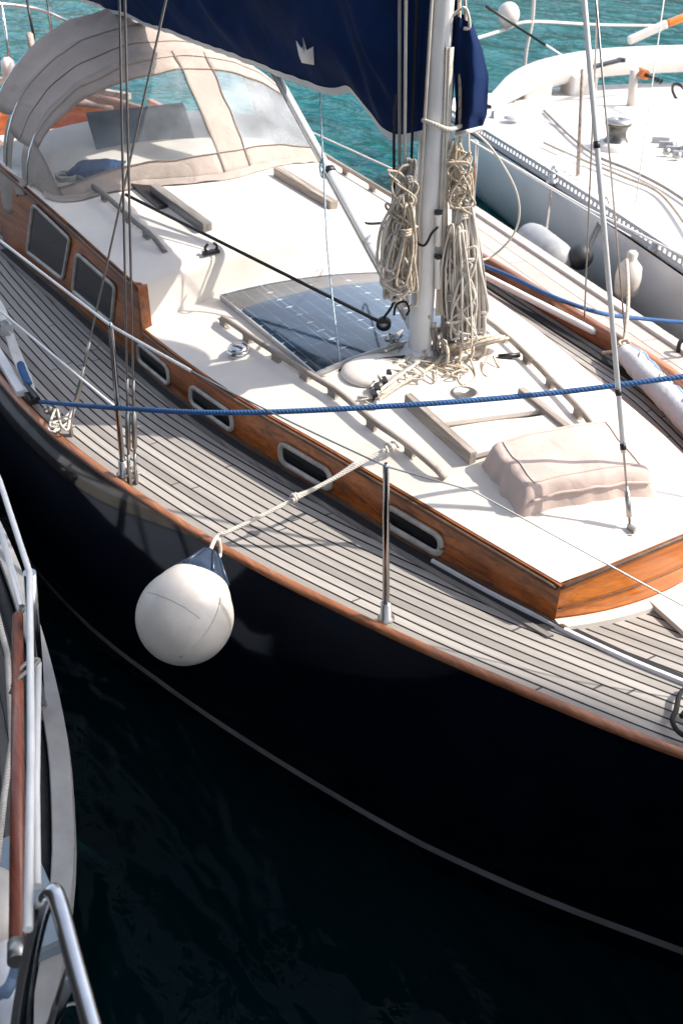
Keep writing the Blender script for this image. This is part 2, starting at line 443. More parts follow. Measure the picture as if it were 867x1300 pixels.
def roof_z(x, y, raised=None):
    s = 1 if y > 0 else -1; hb = ch(min(x, 1.44), s); q = min(1, abs(y)/hb)
    r = (x < -1.13) if raised is None else raised
    if r: z = .42 + (-1.13 - x)*.062 + .115*(1 - q*q)
    else: z = interp([(-1.13, .205), (-.3, .203), (.43, .197), (.93, .185), (1.45, .15)], x) + camber(x)*(1 - q*q)
    return z
def R(px, py, up=0., raised=None):            # point of the cabin roof seen at a pixel
    z = .3
    for _ in range(30):
        p = P(px, py, z); z = roof_z(p.x, p.y, raised) + up
    return P(px, py, z)

yacht = empty('sailing_yacht', (0, 0, WZ), 'classic sailing yacht with black-blue hull, grey teak deck, varnished wooden cabin sides and white roof', 'sailing yacht')
# hull
WLP = [(-6.6, .0), (-6.2, .55), (-5, 1.2), (-3.5, 1.48), (-1.3, 1.50), (-.5, 1.40), (.1, 1.22), (1.05, .86), (1.6, .60), (2.05, .33), (2.5, .06), (2.55, .0)]
def hullpt(sx, t, s):              # sx 0..1 along, t 0 (deck) .. 1 (below water)
    xd = lin(-7.4, 2.85, sx); xw = lin(-6.6, 2.55, sx)
    yd = max(0, dk(xd, s)); yw = max(0, interp(WLP, xw))*(1 if s > 0 else .98)
    x = lin(xd, xw, t); y = lin(yd, yw, t) + .10*math.sin(math.pi*t)*min(1, yd*1.2)
    return V((x, s*y, lin(.0, -1.55, t)))
mb = MB()
for s in (1, -1): mb.grid(lambda u, v: hullpt(u, v, s), 90, 14)
mb.add([hullpt(0, v/14, 1) for v in range(15)] + [hullpt(0, v/14, -1) for v in range(15)], [[i, i+1, 16+i, 15+i] for i in range(14)])
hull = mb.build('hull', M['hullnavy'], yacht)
hull['label'] = 'glossy navy hull looking almost black in the shade'
mb = MB()
for s in (1, -1):
    def st(u, v):
        t = .614 + .030*v; p = hullpt(u, t, s); return p + V((0, s*.006, 0))
    mb.grid(st, 90, 1)
mb.build('boot_stripe', M['stripe'], hull)
# deck, planks follow the deck edge
mb = MB()
for s in (1, -1):
    def dp(u, v):
        x = lin(-7.35, 2.83, u); return V((x, s*dk(x, s)*(1 - v), DZ + .02*(1 - (1-v)**2)*0))
    def duv(u, v):
        x = lin(-7.35, 2.83, u); return (x, dk(x, s)*v/.0435 + (100 if s < 0 else 0))
    mb.grid(dp, 120, 16, True, duv)
mb.build('teak_deck', M['teak'], yacht)
# cap rails
for s in (1, -1):
    mb = MB(); n = 110
    def ring(i):
        x = lin(-7.4, 2.82, i/n); y = dk(x, s); e = .02
        dx = dk(x+e, s) - dk(x-e, s); nx, ny = -dx/(2*e), 1; L = math.hypot(nx, ny); nx /= L; ny /= L
        h = .017 if s > 0 else .085; lo = -.006 if s > 0 else -.03
        w = .026 if s > 0 else .042
        out = []
        for (a, z) in ((.006, lo), (.010, h*.5), (.005, h), (-w*.5, h+.003), (-w+.006, h-.003), (-w, h*.6), (-w+.002, -.03)):
            out.append(V((x + nx*a, s*max(.004, (y + ny*a)), z)))
        return out
    rs = [ring(i) for i in range(n+1)]
    mb.grid(lambda u, v: rs[round(u*n)][round(v*6)], n, 6, True)
    c = mb.build('cap_rail', M['cap'], yacht)
    if s < 0: c['label'] = 'taller varnished rail on the far side of the deck'
# dark waterway and worn trim strip at the foot of the cabin, port and starboard
for s in (1, -1):
    mb = MB(); mb2 = MB(); mb3 = MB()
    def ww(u, v):
        x = lin(-3.2, 1.47, u); y = ch(x, s) + lin(.0, .072, v); return V((x, s*y, DZ + .005))
    mb.grid(ww, 60, 1)
    def tr(a0, a1, z0, z1):
        def f(u, v):
            x = lin(-3.2, 1.50, u); q = [(a0, z0), (a0, z1), (a1, z1), (a1, z0)][round(v*3)]
            return V((x, s*(ch(min(x, 1.44), s) - (max(0, x-1.44))*.25 + q[0]), q[1]))
        return f
    mb2.grid(tr(.072, .094, DZ, DZ+.010), 60, 3, False)
    mb3.grid(tr(.012, .026, DZ, DZ+.022), 60, 3, False)
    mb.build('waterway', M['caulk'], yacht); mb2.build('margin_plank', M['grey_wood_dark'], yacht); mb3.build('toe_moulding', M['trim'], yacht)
# cabin sides (lower + raised) with their capping
for s in (1, -1):
    mb = MB()
    def low(u, v):
        x = lin(-1.16, 1.455, u); q = [(.014, DZ-.02), (.014, 0), (.010, 1), (-.022, 1)][round(v*3)]
        z = DZ-.02 if round(v*3) == 0 else (lin(DZ, edge_z(max(x, -1.12)), .5) if round(v*3) == 1 else edge_z(max(x, -1.12)) + .004)
        return V((x, s*(ch(min(x, 1.45), s) + q[0]), z))
    mb.grid(low, 60, 3, False)
    def hi(u, v):
        x = lin(-3.28, -1.13 - .02*0, u); k = round(v*3); a = (.014, .014, .008, -.025)[k]
        z = (DZ-.02, .2, edge_z(min(x, -1.1301)) + .005, edge_z(min(x, -1.1301)) + .005)[k]
        xx = x + (.0 if k == 0 else .0)
        return V((xx, s*(ch(x, s) + a), z))
    mb.grid(hi, 40, 3, False)
    # forward end of the raised part
    x = -1.13; y = ch(x, s)
    mb.prism([V((x, s*(y+.014), .1)), V((x+.03, s*(y+.013), .2)), V((x+.012, s*(y+.010), .42)), V((x, s*(y+.008), .428))], (0, -s*.05, 0))
    mb.prism([V((-3.28, s*(ch(-3.28, s)+.014), DZ)), V((-3.28, s*(ch(-3.28, s)+.008), .55)), V((-3.31, s*.93, .5)), V((-3.31, s*.93, DZ))], (0, -s*.04, 0))
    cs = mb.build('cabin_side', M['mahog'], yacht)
    # thin moulding under the roof edge
    mb = MB()
    mb.tube([V((x, s*(ch(x, s)+.016), edge_z(max(x, -1.12))-.012)) for x in [lin(-1.10, 1.44, i/50) for i in range(51)]], .009, 6)
    mb.tube([V((x, s*(ch(x, s)+.016), edge_z(min(x, -1.131))-.010)) for x in [lin(-3.27, -1.13, i/30) for i in range(31)]], .010, 6)
    mb.build('roof_moulding', M['trim'], yacht)
# cabin front
mb = MB()
def fr(u, v):
    t = lin(-1, 1, u); s = 1 if t < 0 else -1
    hb = ch(1.44, s); y = -t*hb*1.02; x = front_x(t) + (.010 if 0 < v < .99 else .004)
    zt = .15 + .095*(1 - t*t)
    return V((x, y, lin(DZ-.01, zt + .004, v)))
mb.grid(fr, 40, 6, True)
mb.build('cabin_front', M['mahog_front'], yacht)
mb = MB()
for zz, r in ((.004, .010),):
    mb.tube([fr(i/40, 1) + V((.006, 0, -.010)) for i in range(41)], .009, 6)
mb.tube([fr(i/40, .45) + V((.004, 0, 0)) for i in range(41)], .0025, 5)
mb.build('front_moulding', M['trim'], yacht)
mb = MB()
mb.grid(lambda u, v: V((front_x(lin(-1, 1, u)) + [.012, .012, .052, .055][round(v*3)], -lin(-1, 1, u)*.425, [DZ, .012, .004, DZ][round(v*3)])), 30, 3, False)
mb.build('front_plinth', M['board'], yacht)
# roofs
mb = MB()
def rf(u, v):
    t = lin(-1, 1, v); s = 1 if t < 0 else -1
    xe = front_x(t); x = lin(-1.2, xe, u); hb = ch(min(x, 1.44), s) + .002
    y = -t*hb; x0 = min(x, 1.44)
    z = interp([(-1.13, .205), (-.3, .203), (.43, .197), (.93, .185), (1.45, .15)], x0) + camber(x0)*(1 - t*t) + .007
    return V((x, y, z))
mb.grid(rf, 60, 40)
roof = mb.build('cabin_roof', M['roof'], yacht)
mb = MB()
def rr_(u, v):
    t = lin(-1, 1, v); s = 1 if t < 0 else -1
    if u < .85:
        x = lin(-3.35, -1.19, u/.85); z = .42 + (-1.13 - x)*.062 + .115*(1 - t*t) + .008
        return V((x, -t*(ch(x, s)+.001), z))
    w = (u - .85)/.15; a = w*math.pi/2; rd = .06     # rounded brow and front face
    zt = .42 + .115*(1 - t*t) + .008; zb = roof_z(-1.1, -t*.8*.9, False) - .02
    if w < .6:
        a = w/.6*math.pi/2; x = -1.19 + rd*math.sin(a); z = zt - rd*(1-math.cos(a))
    else:
        k = (w-.6)/.4; x = -1.13 + .03*k; z = lin(zt - rd, .18, k)
    return V((x, -t*(ch(min(x, -1.14), s)-.002), z))
mb.grid(rr_, 52, 36)
mb.build('raised_roof', M['roof'], yacht)
# windows on the port side
def wallP(x, z): return V((x, ch(x, 1) + .015, z))
def window(corners, fw, rnd, n=8):
    # corners (x,z) TL TR BR BL -> rounded loop
    loop = []
    for i in range(4):
        p = V((*corners[i], 0)); a = V((*corners[i-1], 0)); b = V((*corners[(i+1) % 4], 0))
        pa = p + (a-p).normalized()*rnd; pb = p + (b-p).normalized()*rnd
        for k in range(n+1):
            q = k/n; loop.append((1-q)**2*pa + 2*q*(1-q)*p + q*q*pb)
    c = sum(loop, V((0, 0, 0)))/len(loop); m = len(loop)
    rings = []
    for (sc_, off) in ((0, .001), (0, .010), (-fw*.25, .013), (-fw*.8, .012), (-fw, .006), (-fw*1.05, .002)):
        rg = []
        for i in range(m):
            tdir = (loop[(i+1) % m] - loop[i-1]); nrm = V((tdir.y, -tdir.x, 0)).normalized()
            if nrm.dot(loop[i]-c) < 0: nrm = -nrm
            q = loop[i] + nrm*sc_; w = wallP(q.x, q.y); w.y += off; rg.append(w)
        rings.append(rg)
    mb = MB(); vs = [p for r in rings for p in r]; fs = []
    for j in range(len(rings)-1):
        for i in range(m): fs.append([j*m+i, j*m+(i+1) % m, (j+1)*m+(i+1) % m, (j+1)*m+i])
    mb.add(vs, fs); f = mb.build('window', M['winframe'], yacht)
    g = MB(); ctr = wallP(c.x, c.y); ctr.y += .003
    g.add([p + V((0, .001, 0)) for p in rings[-1]] + [ctr], [[i, (i+1) % m, m] for i in range(m)]); g.build('glass', M['glass'], f)
    for i in range(0, m, 4):
        b = MB()
        p = loop[i].lerp(c, .5*fw/max(.03, (loop[i]-c).length)); w = wallP(p.x, p.y); b.lathe([(.0035, .010), (.003, .0145), (0, .015)], w, (0, 1, 0), 8); b.build('screw', M['dullsteel'], f)
window([(-2.53, .465), (-1.97, .415), (-2.20, .095), (-2.80, .085)], .022, .06)
window([(-1.91, .365), (-1.38, .345), (-1.50, .085), (-2.08, .075)], .022, .06)
window([(-1.175, .125), (-.83, .125), (-.83, .008), (-1.195, .004)], .020, .056)
window([(-.625, .125), (-.265, .125), (-.265, .008), (-.645, .006)], .022, .056)
window([(.045, .125), (.375, .120), (.375, .006), (.045, .006)], .024, .056)
window([(.665, .120), (.970, .115), (.970, .004), (.665, .004)], .026, .056)

# handrails
def handrail(pts, feet, mat, r=.013, h=.045):
    mb = MB(); path = spline(pts, 6)
    mb.tube(path, r, 8, flat=1.1)
    for a in feet:
        i = max(1, min(len(path)-2, int(a*(len(path)-1)))); p = path[i]; d = (path[i+1]-path[i-1]).normalized()
        y = V((0, 0, 1)).cross(d).normalized()
        prof = []
        for k in range(9):
            q = k/8; w = .024 + .03*(2*q-1)**4; prof.append((w, q))
        L = [p - V((0, 0, h*1.05)) + d*(-w) + V((0, 0, h*q)) for w, q in prof]; Rr = [p - V((0, 0, h*1.05)) + d*w + V((0, 0, h*q)) for w, q in prof[::-1]]
        mb.prism([q - y*.010 for q in L + Rr], y*.020, False)
    return mb.build('handrail', mat, yacht)
pp = [R(*q, .045) for q in [(286, 405), (320, 428), (357, 452), (393, 475), (429, 497), (472, 533), (514, 562), (550, 592)]]
e0 = R(283, 408, .02); e1 = R(565, 608, .012)
handrail([e0] + pp + [e1], [.10, .22, .33, .44, .55, .68, .80], M['grey_wood'])
pp = [R(*q, .045) for q in [(612, 402), (640, 424), (665, 447), (690, 472), (717, 500), (742, 527)]]
handrail([R(600, 395, .03)] + pp + [R(758, 552, .012)], [.12, .30, .47, .64, .82], M['grey_wood'])
pp = [R(*q, .045, True) for q in [(100, 225), (128, 243), (150, 262), (172, 282), (192, 298)]]
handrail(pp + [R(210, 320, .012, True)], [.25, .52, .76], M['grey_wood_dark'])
pp = [V((x, -.84, roof_z(x, -.84, True) + .05)) for x in (-2.75, -2.45, -2.15, -1.85, -1.55, -1.3)]
handrail(pp, [.1, .3, .5, .7, .9], M['grey_wood'])

# companion-hatch runners beside the sprayhood
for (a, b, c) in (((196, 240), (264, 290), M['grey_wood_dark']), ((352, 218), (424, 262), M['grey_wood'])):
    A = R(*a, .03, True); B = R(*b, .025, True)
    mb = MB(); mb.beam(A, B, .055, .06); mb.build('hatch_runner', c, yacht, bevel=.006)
# companion hatch in the raised roof (dark gap under sprayhood)
mb = MB(); A = R(185, 246, .012, True); 
mb.beam(R(178, 232, .012, True), R(215, 262, .012, True), .12, .02); mb.build('companion_sill', M['black'], yacht)

# skylight forward of the mast: two side boards, two cross boards, frame
mb = MB()
sb = [(R(517, 508, .03), R(600, 583, .03)), (R(660, 500, .03), R(724, 553, .03))]
for a, b in sb:
    mb = MB(); mb.beam(a, b, .032, .065); mb.build('skylight_board', M['grey_wood'], yacht, bevel=.004)
def across(t0, t1, z):
    a0, b0 = sb[0]; a1, b1 = sb[1]
    return [a0.lerp(b0, t0), a1.lerp(b1, t0), a1.lerp(b1, t1), a0.lerp(b0, t1)]
for (t0, t1, zz) in ((.16, .46, .012), (.58, .98, .012)):
    q = across(t0, t1, 0); mb = MB()
    mb.prism([V((p.x, p.y, p.z + zz - .02)) for p in q], (0, 0, .024)); mb.build('skylight_slat', M['roof'], yacht, bevel=.005)
q = across(.05, 1., 0); mb = MB(); mb.prism([V((p.x, p.y, p.z - .034)) for p in q], (0, 0, .012)); mb.build('skylight_bed', M['board'], yacht)

# ---------------- mast, boom, vang
MZ = roof_z(0, 0)
mb = MB()
def mastsec(z): return z
prof = []
for k in range(20):
    a = 2*math.pi*k/20; prof.append((math.cos(a)*.062, math.sin(a)*.047))
zs = [MZ - .01, MZ + .02, 1., 2., 4., 6., 9.2]
mb.grid(lambda u, v: V((prof[round(v*20) % 20][0], prof[round(v*20) % 20][1], zs[round(u*6)])), 6, 20)
mast = mb.build('mast', M['alu'], yacht)
mb = MB(); mb.lathe([(.11, 0), (.11, .012), (.075, .03), (.07, .045), (0, .046)], (0, 0, MZ - .01), n=28); mb.build('mast_step', M['alu'], mast)
mb = MB(); mb.beam((-.064, 0, .55), (-.064, 0, 9), .022, .012, (1, 0, 0)); mb.build('sail_track', M['track'], mast)
def winch(c, axis, r, h, parent, drum=None, top=None, name='winch'):
    mb = MB(); mb.lathe([(r*1.15, 0), (r*1.2, h*.10), (r*1.02, h*.16), (r*.74, h*.34), (r*.68, h*.55), (r*.8, h*.74), (r*.98, h*.8), (r*.98, h*.84)], c, axis, 28)
    w = mb.build(name, drum or M['steel'], parent)
    t_ = MB(); t_.lathe([(r*.90, h*.84), (r*1.0, h*.87), (r*.98, h*.96), (r*.5, h*1.0), (r*.28, h*1.0), (r*.26, h*.97), (0, h*.97)], c, axis, 28); t_.build('winch_cap', top or M['steel'], w); return w
winch(V((-.01, -.05, MZ + .10)), (.25, -1, 0), .036, .085, mast, M['dullsteel'])
def cyl_fit(px, y0, y1, d=.07):
    a = PV(px, y0, d); b = PV(px, y1, d); mb = MB(); mb.tube([a, a.lerp(b, .06), a.lerp(b, .08), b], [.017, .017, .014, .014], 14)
    h = mb.build('handle_holder', M['alu'], mast); k = MB(); k.tube([a + V((0, 0, .004)), a + V((0, 0, .016))], .017, 12); k.build('holder_cap', M['black'], h)
cyl_fit(556, 272, 312); cyl_fit(556, 328, 366)
# clutch box / cheek block on the mast
mb = MB(); c = PV(581, 351, .05); mb.box(c, (.05, .06, .05), Matrix.Rotation(.5, 3, 'Z')); mb.build('mast_block', M['greyplastic'], mast, bevel=.006)
mb = MB(); c = PV(573, 297, .05); mb.box(c, (.06, .03, .06), Matrix.Rotation(.2, 3, 'Z')); mb.build('mast_block', M['greyplastic'], mast, bevel=.006)
mb = MB()
for i, px in enumerate((568, 572)):
    a = PV(px + 1, 60, .055); b = PV(px - 13, 400, .055)
    mb.tube([a, b], .012, 8, flat=.4)
mb.build('webbing_strap', M['rope_w'], mast)
# boom (inside the sail cover)
mb = MB(); mb.tube([(-.06, 0, 1.47), (-5.2, 0, 1.50)], .035, 16); boom = mb.build('boom', M['alu'], yacht)
# rigid vang
A = V((-.05, 0, .44)); B = V((-1.34, 0, 1.30)); k = .565
mb = MB(); mb.tube([A, A.lerp(B, k)], .030, 16); vang = mb.build('vang', M['alu'], yacht)
mb = MB(); mb.tube([A.lerp(B, k), A.lerp(B, k+.018)], .034, 16); mb.build('vang_collar', M['black'], vang)
mb = MB(); mb.tube([A.lerp(B, k+.015), B], .021, 14); mb.build('vang_rod', M['alu'], vang)
mb = MB(); mb.tube([A + V((-.02, .035, .03)), B + V((0, .03, .02))], .004, 6); mb.build('vang_line', M['rope_g'], vang)

# ---------------- standing rigging
def turnbuckle(mbx, a, b, r=.011):
    mbx.tube([a, a.lerp(b, .12), a.lerp(b, .14), a.lerp(b, .86), a.lerp(b, .88), b], [r*.5, r*.5, r, r, r*.5, r*.5], 10)
def shroud(base, top, tb0=.10, tb1=.32, r=.0045, ext=3.2):
    base, top = V(base), V(top); d = (top - base); L = d.length; d = d.normalized()
    mb = MB(); mb.tube([base + d*(tb1*.9), base + d*(L*ext)], r, 6); w = mb.build('shroud', M['wire'], yacht)
    m2 = MB(); m2.tube([base, base + d*tb0], r*1.5, 6); turnbuckle(m2, base + d*tb0, base + d*tb1, .011); m2.tube([base + d*tb1, base + d*(tb1+.12)], .0065, 8)
    m2.build('turnbuckle', M['dullsteel'], w)
    m3 = MB(); m3.box(base - d*.005, (.035, .012, .07)); m3.lathe([(.008, -.02), (.008, .02)], base, (0, 1, 0), 10); m3.build('chainplate', M['dullsteel'], w, bevel=.002)
    return w
shroud(P(164, 603, .03), PX(152, 0, -.12)); shroud(P(172, 602, .03), PX(159, 0, -.05))
shroud(P(90, 542, .03), PX(211, 0, -.35))
# starboard shrouds (mirror, mostly hidden by the mast)
# inner forestay with its white tube
fb = R(800, 676, .0); tp = V((0.0, 0, 3.78))
d = (PY(741, 0, 0) - fb).normalized()
mb = MB(); mb.tube([fb + d*.02, fb + d*5.2], .0042, 6); stay = mb.build('inner_forestay', M['wire'], yacht)
mb = MB(); mb.tube([fb + d*.29, fb + d*3.6], .0092, 12); mb.build('stay_tube', M['wirewhite'], stay)
mb = MB()
for a in (.30, .49, 1.30): mb.tube([fb + d*a, fb + d*(a+.022)], .0112, 12)
mb.build('tube_band', M['black'], stay)
mb = MB(); turnbuckle(mb, fb + d*.04, fb + d*.17, .010); mb.box(fb + V((0, 0, .01)), (.035, .01, .04)); mb.lathe([(.03, 0), (.03, .006), (0, .007)], fb - V((0, 0, .002)), n=16); mb.build('stay_turnbuckle', M['dullsteel'], stay)
# forestay from the bow
mb = MB(); mb.tube([(2.8, 0, .1), (.0, 0, 9.1)], .005, 6); mb.build('forestay', M['wire'], yacht)
# two slim wires crossing on the right of the picture
mb = MB(); mb.tube([V((-.35, -1.36, .05)), V((-.03, -.35, 5.0))], .0045, 6); mb.build('shroud', M['wire'], yacht)
mb = MB(); a = P(793, 425, .1); mb.tube([a, PX(756, 0, a.x+.1)], .0045, 6); mb.build('shroud', M['wire'], yacht)

# stanchions
def stanchion(base, top, r=.012, dark=False):
    base, top = V(base), V(top); d = (top-base)
    mb = MB(); mb.tube([base, base + d*.97, base + d*.985, top], [r*1.05, r*.85, r*.85, r*.5], 12); s_ = mb.build('stanchion', M['steel'], yacht)
    m2 = MB(); m2.lathe([(.03, 0), (.03, .006), (r*1.7, .012), (r*1.5, .07), (r, .072)], base - V((0, 0, .01)), d, 16); m2.build('stanchion_base', M['dullsteel'], s_); return s_
S1b = P(157, 600, .02); S1t = V((-.14, 1.352, .715)); S2b = P(490, 783, .02); S2t = PY(490, 588, .94)
stanchion(S1b, S1t); stanchion(S2b, S2t)
stanchion((-2.2, -1.40, 0), (-2.2, -1.42, .42)); stanchion((-1.45, -1.42, 0), (-1.5, -1.44, .745))
stanchion((.95, -1.05, 0), (.95, -1.07, .62))
# lifelines
mb = MB(); mb.tube([PY(-60, 262, 1.52), PY(0, 305, 1.5), S1t - V((0, 0, .012))] + [S1t.lerp(S2t, q) - V((0, 0, .012+.02*math.sin(math.pi*q))) for q in (.1, .2, .33)], .0062, 8)
ll = mb.build('lifeline', M['wirewhite'], yacht)
mb = MB(); pts = [S1t.lerp(S2t, q) - V((0, 0, .012+.02*math.sin(math.pi*q))) for q in (.33, .5, .7, .85, 1)]
mb.tube(pts + [PY(600, 623, .68), PY(867, 769, .3), PY(990, 838, .1)], .0030, 6); mb.build('bare_wire', M['wire'], ll)
mb = MB(); mb.tube([PY(-60, 350, 1.54), PY(5, 398, 1.53), PY(130, 503, 1.37), S1b.lerp(S1t, .45)], .0058, 8); mb.build('lifeline', M['wirewhite'], yacht)
mb = MB(); mb.tube([PY(380, 160, -1.4), PY(405, 172, -1.4), PY(497, 214, -1.4), V((-1.5, -1.43, .5))], .006, 8); mb.build('lifeline', M['wirewhite'], yacht)
mb = MB(); mb.tube([V((-1.5, -1.44, .745)), PY(597, 178, -1.42), PY(740, 262, -1.41), PY(867, 325, -1.4), PY(930, 350, -1.38)], .006, 8); mb.build('lifeline', M['wirewhite'], yacht)

# small deck fittings
p = R(303, 450, 0)
mb = MB(); mb.lathe([(.052, 0), (.054, .012), (.05, .022), (.045, .026)], p, n=32); vent = mb.build('mushroom_vent', M['steel'], yacht)
mb = MB(); mb.lathe([(.047, .026), (.05, .032), (.042, .042), (.02, .047), (0, .048)], p, n=32); mb.build('vent_cap', M['steel'], vent)
p = R(268, 322, 0, True)
mb = MB(); mb.box(p + V((0, 0, .008)), (.03, .085, .016)); 
mb.tube(spline([p + V((0, -.03, .015)), p + V((0, -.035, .035)), p + V((0, -.018, .052))], 4), .007, 8); mb.tube(spline([p + V((0, .022, .015)), p + V((0, .03, .035)), p + V((0, .012, .052))], 4), .007, 8)
mb.build('black_cleat', M['black'], yacht)
p = R(589, 501, 0)
mb = MB(); mb.lathe([(.06, 0), (.062, .006), (.055, .012), (.045, .013), (.043, .008), (0, .007)], p, n=32); mb.build('deck_plate', M['dullsteel'], yacht)
# rounded white cowl on the roof beside the mast foot
p = R(478, 470, 0)
mb = MB()
def cowl(u, v):
    a = 2*math.pi*v; r = [0, .05, .10, .135, .15][0] if False else u
    rr = math.sin(u*math.pi/2); return p + V((0, 0, -.01)) + V((.19*rr*math.cos(a)*.8 + .0, 0.16*rr*math.sin(a), .052*math.cos(u*math.pi/2)**.8))
mb.grid(cowl, 12, 32); mb.build('roof_cowl', M['roof'], yacht)
# rope clutches
for (px, py) in ((478, 492), (487, 483), (492, 472), (474, 499)):
    p = R(px, py, .02); mb = MB(); mb.beam(p + V((-.045, -.02, .0)), p + V((.045, .02, .004)), .022, .03); c_ = mb.build('rope_clutch', M['black'], yacht, bevel=.004)
p = R(479, 507, .015); mb = MB(); mb.tube([p + V((-.05, -.04, 0)), p + V((.05, .04, 0))], .012, 10); mb.build('cleat', M['dullsteel'], yacht)
# padeye, starboard roof winch
p = R(647, 452, .02); mb = MB(); mb.tube([p + V((-.02, .05, .0)), p + V((.02, -.04, .005))], .012, 10); mb.tube([p + V((0, .0, -.02)), p], .010, 8); mb.build('cleat', M['black'], yacht)
# lashing cleat at the handrail
# port jib track with black edge
pts = [P(q[0], q[1], DZ+.008) for q in [(548, 712), (620, 752), (700, 792), (790, 834), (867, 866), (930, 890)]]
path = spline(pts, 6)
mb = MB()
for i in range(len(path)-1): mb.beam(path[i], path[i+1], .013, .016)
mb.build('jib_track', M['alu'], yacht)
mb = MB(); off = V((-.006, -.026, -.006))
for i in range(len(path)-1): mb.beam(path[i] + off, path[i+1] + off, .024, .006)
mb.build('track_bed', M['caulk'], yacht)
# starboard genoa track and gutter
pts = [V((x, -dk(x, -1) + .125, DZ + .006)) for x in (-2.6, -1.8, -1.2, -.6, -.1, .3)]
path = spline(pts, 6); mb = MB()
for i in range(len(path)-1): mb.beam(path[i], path[i+1], .05, .01)
mb.build('jib_track', M['caulk'], yacht)
# midship mooring gear on the port rail
p = P(42, 505, .03); mb = MB(); mb.box(p, (.09, .05, .03)); mb.tube([p + V((-.09, .0, .035)), p + V((.09, 0, .035))], .012, 10); mb.build('mooring_cleat', M['black'], yacht, bevel=.004)
mb = MB()
a = P(0, 452, .03); b = P(28, 500, .03); mb.beam(a + (a-b)*1.2, b, .045, .035); mb.build('fairlead_track', M['alu'], yacht, bevel=.006)
# shackle cluster
for (px, py) in ((62, 520), (72, 527), (82, 534)):
    p = P(px, py, .035); mb = MB(); mb.lathe([(.02, -.012), (.022, 0), (.02, .012), (.01, .014)], p, (.5, .8, .2), 14); mb.build('genoa_car', M['dullsteel'], yacht)
# stern: pushpit, taffrail, cockpit
for (y0) in (-.62,):
    pass
sy = [PX(0, 4, -6.6), PX(60, 14, -6.6), PX(100, 30, -6.6)]
mb = MB(); path = spline([V((-5.6, .95, .82)), V((-6.3, .7, .9)), PX(-20, 6, -6.7), PX(30, 8, -6.75), PX(62, 16, -6.7), PX(105, 33, -6.5), V((-5.6, -1.15, .75))], 8); mb.tube(path, .014, 10)
pp_ = mb.build('pushpit', M['steel'], yacht)
a = PX(62, 12, -6.7); mb = MB(); mb.tube([a + V((0, 0, .6)), a, V((a.x, a.y, .22))], .013, 10)
a = PX(2, 4, -6.75); mb.tube([a, V((a.x, a.y, .2))], .013, 10); mb.build('pushpit_post', M['steel'], pp_)
mb = MB(); path = spline([V((-5.0, 1.2, .18)), V((-6.1, .85, .2)), V((-7.0, .3, .22)), V((-7.0, -.35, .22)), V((-6.0, -1.0, .2))], 8)
for i in range(len(path)-1): mb.beam(path[i], path[i+1], .06, .05)
mb.build('taffrail', M['grey_wood'], yacht)
mb = MB(); mb.grid(lambda u, v: V((lin(-7.0, -4.9, u), lin(-.95, 1.0, v)*(1-.25*(1-u)), .10)), 6, 6, True, lambda u, v: (u*2, v*40)); mb.build('aft_deck', M['cap'], yacht)
# varnished curved backrest at the aft end of the cockpit
mb = MB()
def br(u, v):
    y = lin(.95, -.55, u); x = -5.25 - .35*math.sin(math.pi*u); return V((x + .05*v, y, lin(.02, .30 + .05*math.sin(math.pi*u), v)))
mb.grid(br, 20, 3); bk = mb.build('cockpit_backrest', M['orange'], yacht, solid=.03)
mb = MB(); mb.tube([br(i/20, 1) for i in range(21)], .02, 8); mb.build('backrest_cap', M['trim'], bk)
# cockpit: seats, coaming
for s in (1, -1):
    mb = MB(); mb.box((-4.25, s*.62, .04), (1.95, .42, .16)); mb.build('cockpit_seat', M['white'], yacht, bevel=.02)
    mb = MB(); mb.box((-4.25, s*.90, .16), (2.0, .05, .34)); mb.build('cockpit_coaming', M['mahog'], yacht, bevel=.01)
mb = MB(); mb.box((-4.95, 0, .10), (.5, .9, .20)); mb.build('cockpit_bench', M['white'], yacht, bevel=.02)
mb = MB(); mb.box((-3.27, 0, .2), (.04, 1.7, .62)); bh = mb.build('cabin_bulkhead', M['white'], yacht)
mb = MB(); mb.grid(lambda u, v: V((lin(-3.28, -5.0, u), lin(-.42, .42, v), -.012+.004)), 2, 2); mb.build('cockpit_sole', M['grey_wood_dark'], yacht)
# tiller
a = PX(38, 44, -6.0); b = PX(48, 92, -5.7); mb = MB(); mb.tube(spline([a, a.lerp(b, .5), b, V((-6.2, -.25, .15))], 5), [.030, .022], 12); mb.build('tiller', M['grey_wood'], yacht)
mb = MB(); mb.tube([PX(34, -4, -6.3), PX(44, 50, -6.2)], .012, 8); mb.build('backstay', M['black'], yacht)
# ensign staff bits, dark dorade at the stern
p = PX(10, 80, -6.1); mb = MB(); mb.lathe([(.05, 0), (.06, .03), (.055, .12), (.02, .15)], p - V((0, 0, .1)), n=18); mb.lathe([(.062, -.02), (.062, 0)], p - V((0, 0, .1)), n=18); mb.build('stern_winch', M['white'], yacht)

